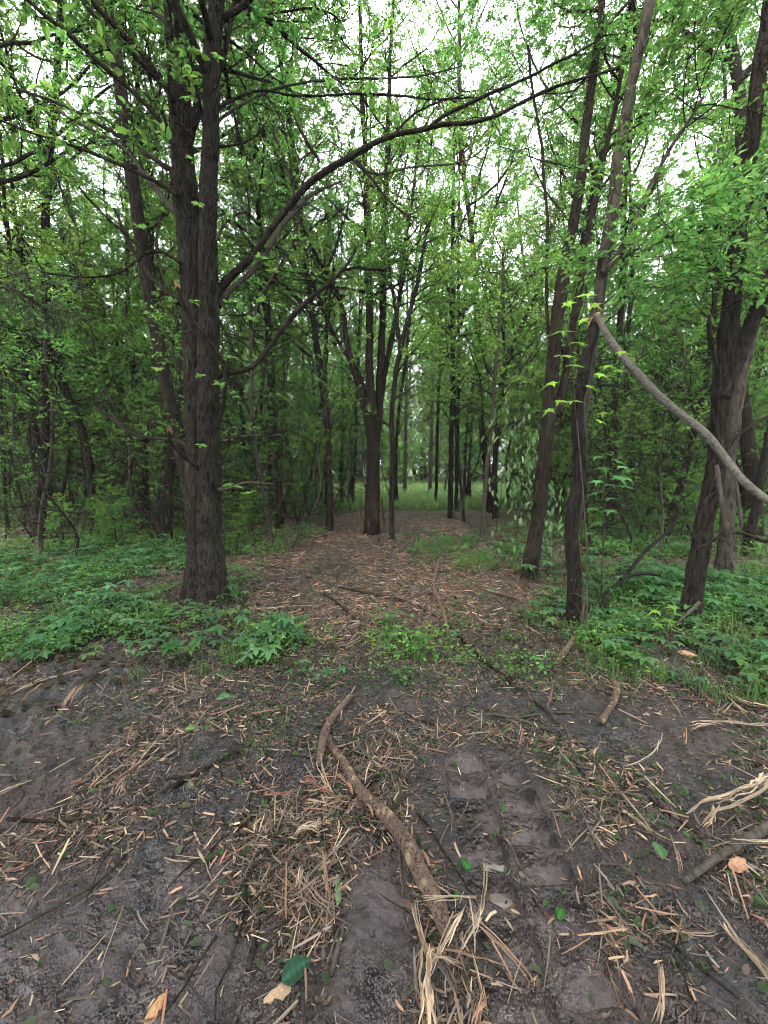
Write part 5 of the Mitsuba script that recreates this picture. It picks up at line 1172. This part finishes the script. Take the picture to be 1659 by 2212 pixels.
def pick_xy(rng, n, gen, dens):
    out = np.zeros((0, 2))
    while len(out) < n:
        q = gen(2 * n + 50); out = np.vstack([out, q[rng.random(len(q)) < dens(q)]])
    return out[:n]

def chip_colors(xy, rng, dark=0.25):
    n = len(xy)
    red = 0.7 * np.where(np.hypot(xy[:, 0], xy[:, 1]) < 20, inside(ZCHIP, xy[:, 0], xy[:, 1], 0.6), 0)
    c = TAN[rng.integers(0, 5, n)]; r = RUST[rng.integers(0, 3, n)] * 1.25; g = GREYW[rng.integers(0, 3, n)]
    k = rng.random(n)
    c = np.where((k < dark)[:, None], g, c); c = np.where((rng.random(n) < 0.12 + 0.38 * red)[:, None], r, c)
    return c * rng.uniform(0.35, 1.1, (n, 1))

# single splinters in the foreground
rng = R_(1100)
def where(p):
    x, y = p
    u = 829.5 + x / (y * math.cos(PITCH) + CAM_H * math.sin(PITCH)) * FL
    side = 'left' if u < 600 else 'middle' if u < 1050 else 'right'
    return side, ('near' if y < 1.6 else 'far')
names = {('left', 'near'): 'on the mud left of the tracks at the front', ('middle', 'near'): 'in the litter between the tracks at the front', ('right', 'near'): 'on the mud right of the tread prints at the front',
         ('left', 'far'): 'in the chip litter below the left ground cover', ('middle', 'far'): 'in the litter around the long log', ('right', 'far'): 'in the leafy litter below the right verge'}
xy = pick_xy(rng, 290, lambda n: uniform_ground(n, rng, 0.95, 3.4, 0.85, 1), litter_density)
for p, m in zip(xy, oriented(SPL, xy, rng.uniform(0.035, 0.12, 290), rng, chip_colors(xy, rng, 0.25), 0.2, rng.uniform(0.3, 1.0, 290))):
    s = where(p)
    scene[thing('wood_shard', f'small torn wood shard {names[s]}', 'wood shard', f'wood shards {names[s]}')] = litterply(m)
xy = pick_xy(rng, 220, lambda n: uniform_ground(n, rng, 0.95, 4.0, 0.85, 1), litter_density)
LC = np.array([[0.065, 0.10, 0.05], [0.10, 0.125, 0.08], [0.05, 0.08, 0.04], [0.07, 0.13, 0.05], [0.13, 0.15, 0.105]])
for p, m in zip(xy, oriented(LF, xy, rng.uniform(0.03, 0.07, 220), rng, LC[rng.integers(0, 5, 220)], 0.3)):
    s = where(p)
    scene[thing('fallen_leaf', f'torn dull green leaf {names[s]}', 'leaf', f'fallen leaves {names[s]}')] = leafply(m)

def mass(name, label, cat, tpls, n, gen, dens, smin, smax, colfn, ply_, tilt=0.25, asp=None, dz=0.004):
    xy = pick_xy(rng, n, gen, dens)
    sz = np.exp(rng.uniform(math.log(smin), math.log(smax), n))
    scene[name] = ply_(join(oriented(tpls, xy, sz, rng, colfn(xy), tilt, asp, dz)))
    labels[name] = {'label': label, 'category': cat, 'kind': 'stuff'}
def dens_mid(q):
    r = np.hypot(q[:, 0], q[:, 1])
    return np.clip(litter_density(q) + 0.5 * inside(ZCHIP, q[:, 0], q[:, 1], 0.5), 0, 1)
def bit_tpl(rng):
    """A cheap three-sided sliver."""
    x = np.array([-0.5, rng.uniform(-0.1, 0.1), 0.5]); y = rng.normal(0, 0.03, 3); w = np.array([rng.uniform(0.3, 0.9), 1, rng.uniform(0.15, 0.8)]) * 0.05
    V = np.stack([np.stack([x + rng.normal(0, 0.03, 3), y + s_ * w, h * np.ones(3)], 1) for s_, h in ((-1, -0.01), (0.1, 0.045), (1, -0.01))], 1).reshape(-1, 3)
    k, j = np.meshgrid(np.arange(2), np.arange(3), indexing='ij')
    q = np.stack([k * 3 + j, k * 3 + (j + 1) % 3, (k + 1) * 3 + (j + 1) % 3, (k + 1) * 3 + j], -1).reshape(-1, 4)
    F = np.vstack([q[:, [0, 2, 1]], q[:, [0, 3, 2]], [[0, 1, 2], [6, 8, 7]]])
    return V, F, np.ones((9, 3)) * rng.uniform(0.85, 1.15, (9, 1))
BIT = [bit_tpl(R_(1040 + i)) for i in range(10)]
import trimesh
def clod_tpl(rng):
    m = trimesh.creation.icosahedron()
    p = m.vertices * rng.uniform(0.6, 1.3, (12, 1)) * [0.5, 0.42, 0.3]
    return p, np.asarray(m.faces), np.ones((12, 3))
CL = [clod_tpl(R_(1060 + i)) for i in range(6)]
SOILC = np.array([[0.009, 0.007, 0.0066], [0.017, 0.013, 0.012], [0.030, 0.024, 0.023], [0.012, 0.009, 0.008]])
tex = lambda q, f, k: meshkit.fbm(np.column_stack([q * f, q[:, 0] * 0 + k]), 3, 41)
mass('mud_clods', 'crumbs and small clods of dark mud', 'mud clods', CL, 11000, lambda n: uniform_ground(n, rng, 0.85, 6, 0.9, 1), lambda q: np.clip(1.1 - zones(q[:, 0], q[:, 1]), 0.12, 1) * np.clip(3 * tex(q, 3, 2) - 0.8, 0.05, 1), 0.005, 0.022, lambda q: SOILC[rng.integers(0, 4, len(q))], litterply, 0.5, None, 0.0)
mass('wood_chips', 'small wood chips and shreds strewn over the mud and path', 'wood chips', BIT, 36000, lambda n: uniform_ground(n, rng, 0.85, 11, 0.9, 1), dens_mid, 0.006, 0.050, lambda q: chip_colors(q, rng, 0.35), litterply, 0.3, rng.uniform(0.5, 2.6, 36000))
mass('path_chips', 'longer wood chips carpeting the cleared path', 'wood chips', BIT, 25000, lambda n: random_in(ZCHIP, n, rng), lambda q: np.clip(2.6 * tex(q, 1.2, 5) - 0.75, 0.03, 1), 0.010, 0.12, lambda q: chip_colors(q, rng, 0.55), litterply, 0.2, rng.uniform(0.4, 1.6, 25000))
mass('wood_straws', 'long thin straws and stringy shreds of torn wood', 'wood straws', BIT, 3200, lambda n: uniform_ground(n, rng, 0.85, 8, 0.9, 1), lambda q: dens_mid(q) * np.clip(4 * tex(q, 2.6, 12) - 1.5, 0.02, 1), 0.04, 0.18, lambda q: chip_colors(q, rng, 0.6) * 0.85, litterply, 0.3, rng.uniform(0.25, 0.6, 3200), 0.008)
TW = [('dark broken twig', 'bark_brown'), ('pale stripped twig', 'bark_grey'), ('brown bark-covered twig', 'bark_log')]
xy = pick_xy(rng, 170, lambda n: uniform_ground(n, rng, 0.95, 6.5, 0.85, 1), lambda q: np.clip(litter_density(q) + 0.1, 0, 1))
for i, p in enumerate(xy):
    j = rng.choice(3, p=[0.45, 0.25, 0.3]); L = rng.uniform(0.12, 0.5); a = rng.uniform(0, 6.28); K = 7
    da = np.cumsum(rng.normal(0, 0.22, K)); st = np.column_stack([np.cos(a + da), np.sin(a + da)]) * L / K
    q = p + np.cumsum(st, 0); r0 = rng.uniform(0.002, 0.006)
    Q = lift(q, r0 + 0.004) ; Q[:, 2] = np.maximum(Q[:, 2], np.linspace(Q[0, 2], Q[-1, 2], K)) + rng.uniform(0, 0.02) * np.linspace(0, 1, K)
    s_ = where(p) if p[1] < 3.4 else ('middle', 'back')
    nm = names.get(s_, 'on the path beyond the mud')
    scene[thing('twig', f'{TW[j][0]} {nm}', 'twig', f'twigs {nm}')] = mikit.ply(tubes(Q[None], (r0 * np.linspace(1, 0.5, K))[None], 5), TW[j][1], smooth=True)
BARKC = np.array([[0.020, 0.015, 0.012], [0.032, 0.022, 0.017], [0.014, 0.011, 0.010], [0.05, 0.034, 0.024], [0.075, 0.05, 0.035]])
mass('bark_litter', 'dark bark bits, rootlets and broken twigs in the mud', 'bark litter', BIT, 30000, lambda n: uniform_ground(n, rng, 0.85, 9, 0.9, 1), lambda q: litter_density(q) ** 1.3 + 0.004, 0.006, 0.075, lambda q: BARKC[rng.integers(0, 5, len(q))], litterply, 0.35, rng.uniform(0.3, 1.6, 30000))
mass('mulch_flakes', 'matted brown flakes of rotted leaf and bark mulch', 'mulch', LF, 13000, lambda n: uniform_ground(n, rng, 0.9, 9, 0.9, 1), dens_mid, 0.008, 0.034, lambda q: np.array([[0.045, 0.028, 0.02], [0.065, 0.042, 0.028], [0.03, 0.021, 0.016], [0.055, 0.028, 0.02]])[rng.integers(0, 4, len(q))] * rng.uniform(0.6, 1.2, (len(q), 1)), litterply, 0.4)
mass('leaf_litter', 'small torn green and grey leaves scattered in the litter', 'leaf litter', LF, 18000, lambda n: uniform_ground(n, rng, 0.9, 12, 0.9, 1), lambda q: np.clip(litter_density(q) * np.clip(0.15 + 0.8 * (q[:, 1] > 1.9) + 0.35 * (q[:, 0] > 0.8), 0, 1) * np.clip(3.2 * tex(q, 1.6, 7) - 1.0, 0.06, 1) + 0.5 * inside(ZG, q[:, 0], q[:, 1], 0.3) + 0.003, 0, 1), 0.012, 0.055, lambda q: LC[rng.integers(0, 5, len(q))] * rng.uniform(0.6, 1.1, (len(q), 1)), leafply, 0.4)
mass('fallen_leaves', 'brown and dull green dead leaves under the ground cover and trees', 'dead leaves', LF, 9000, lambda n: uniform_ground(n, rng, 3.0, 15, 0.95, 1), lambda q: np.clip((np.hypot(q[:, 0], q[:, 1]) - 2.9) / 1.5, 0, 0.8) * (1 - 0.8 * inside(ZCHIP, q[:, 0], q[:, 1], 0.5)), 0.03, 0.09, lambda q: np.array([[0.06, 0.042, 0.028], [0.085, 0.06, 0.036], [0.05, 0.06, 0.03], [0.035, 0.026, 0.018]])[rng.integers(0, 4, len(q))], leafply, 0.4)

tot = 0
for k_, d_ in scene.items():
    if d_.get('type') == 'ply': tot += len(meshkit.WRITTEN[d_['filename']][1])
print('triangles without copies', tot)
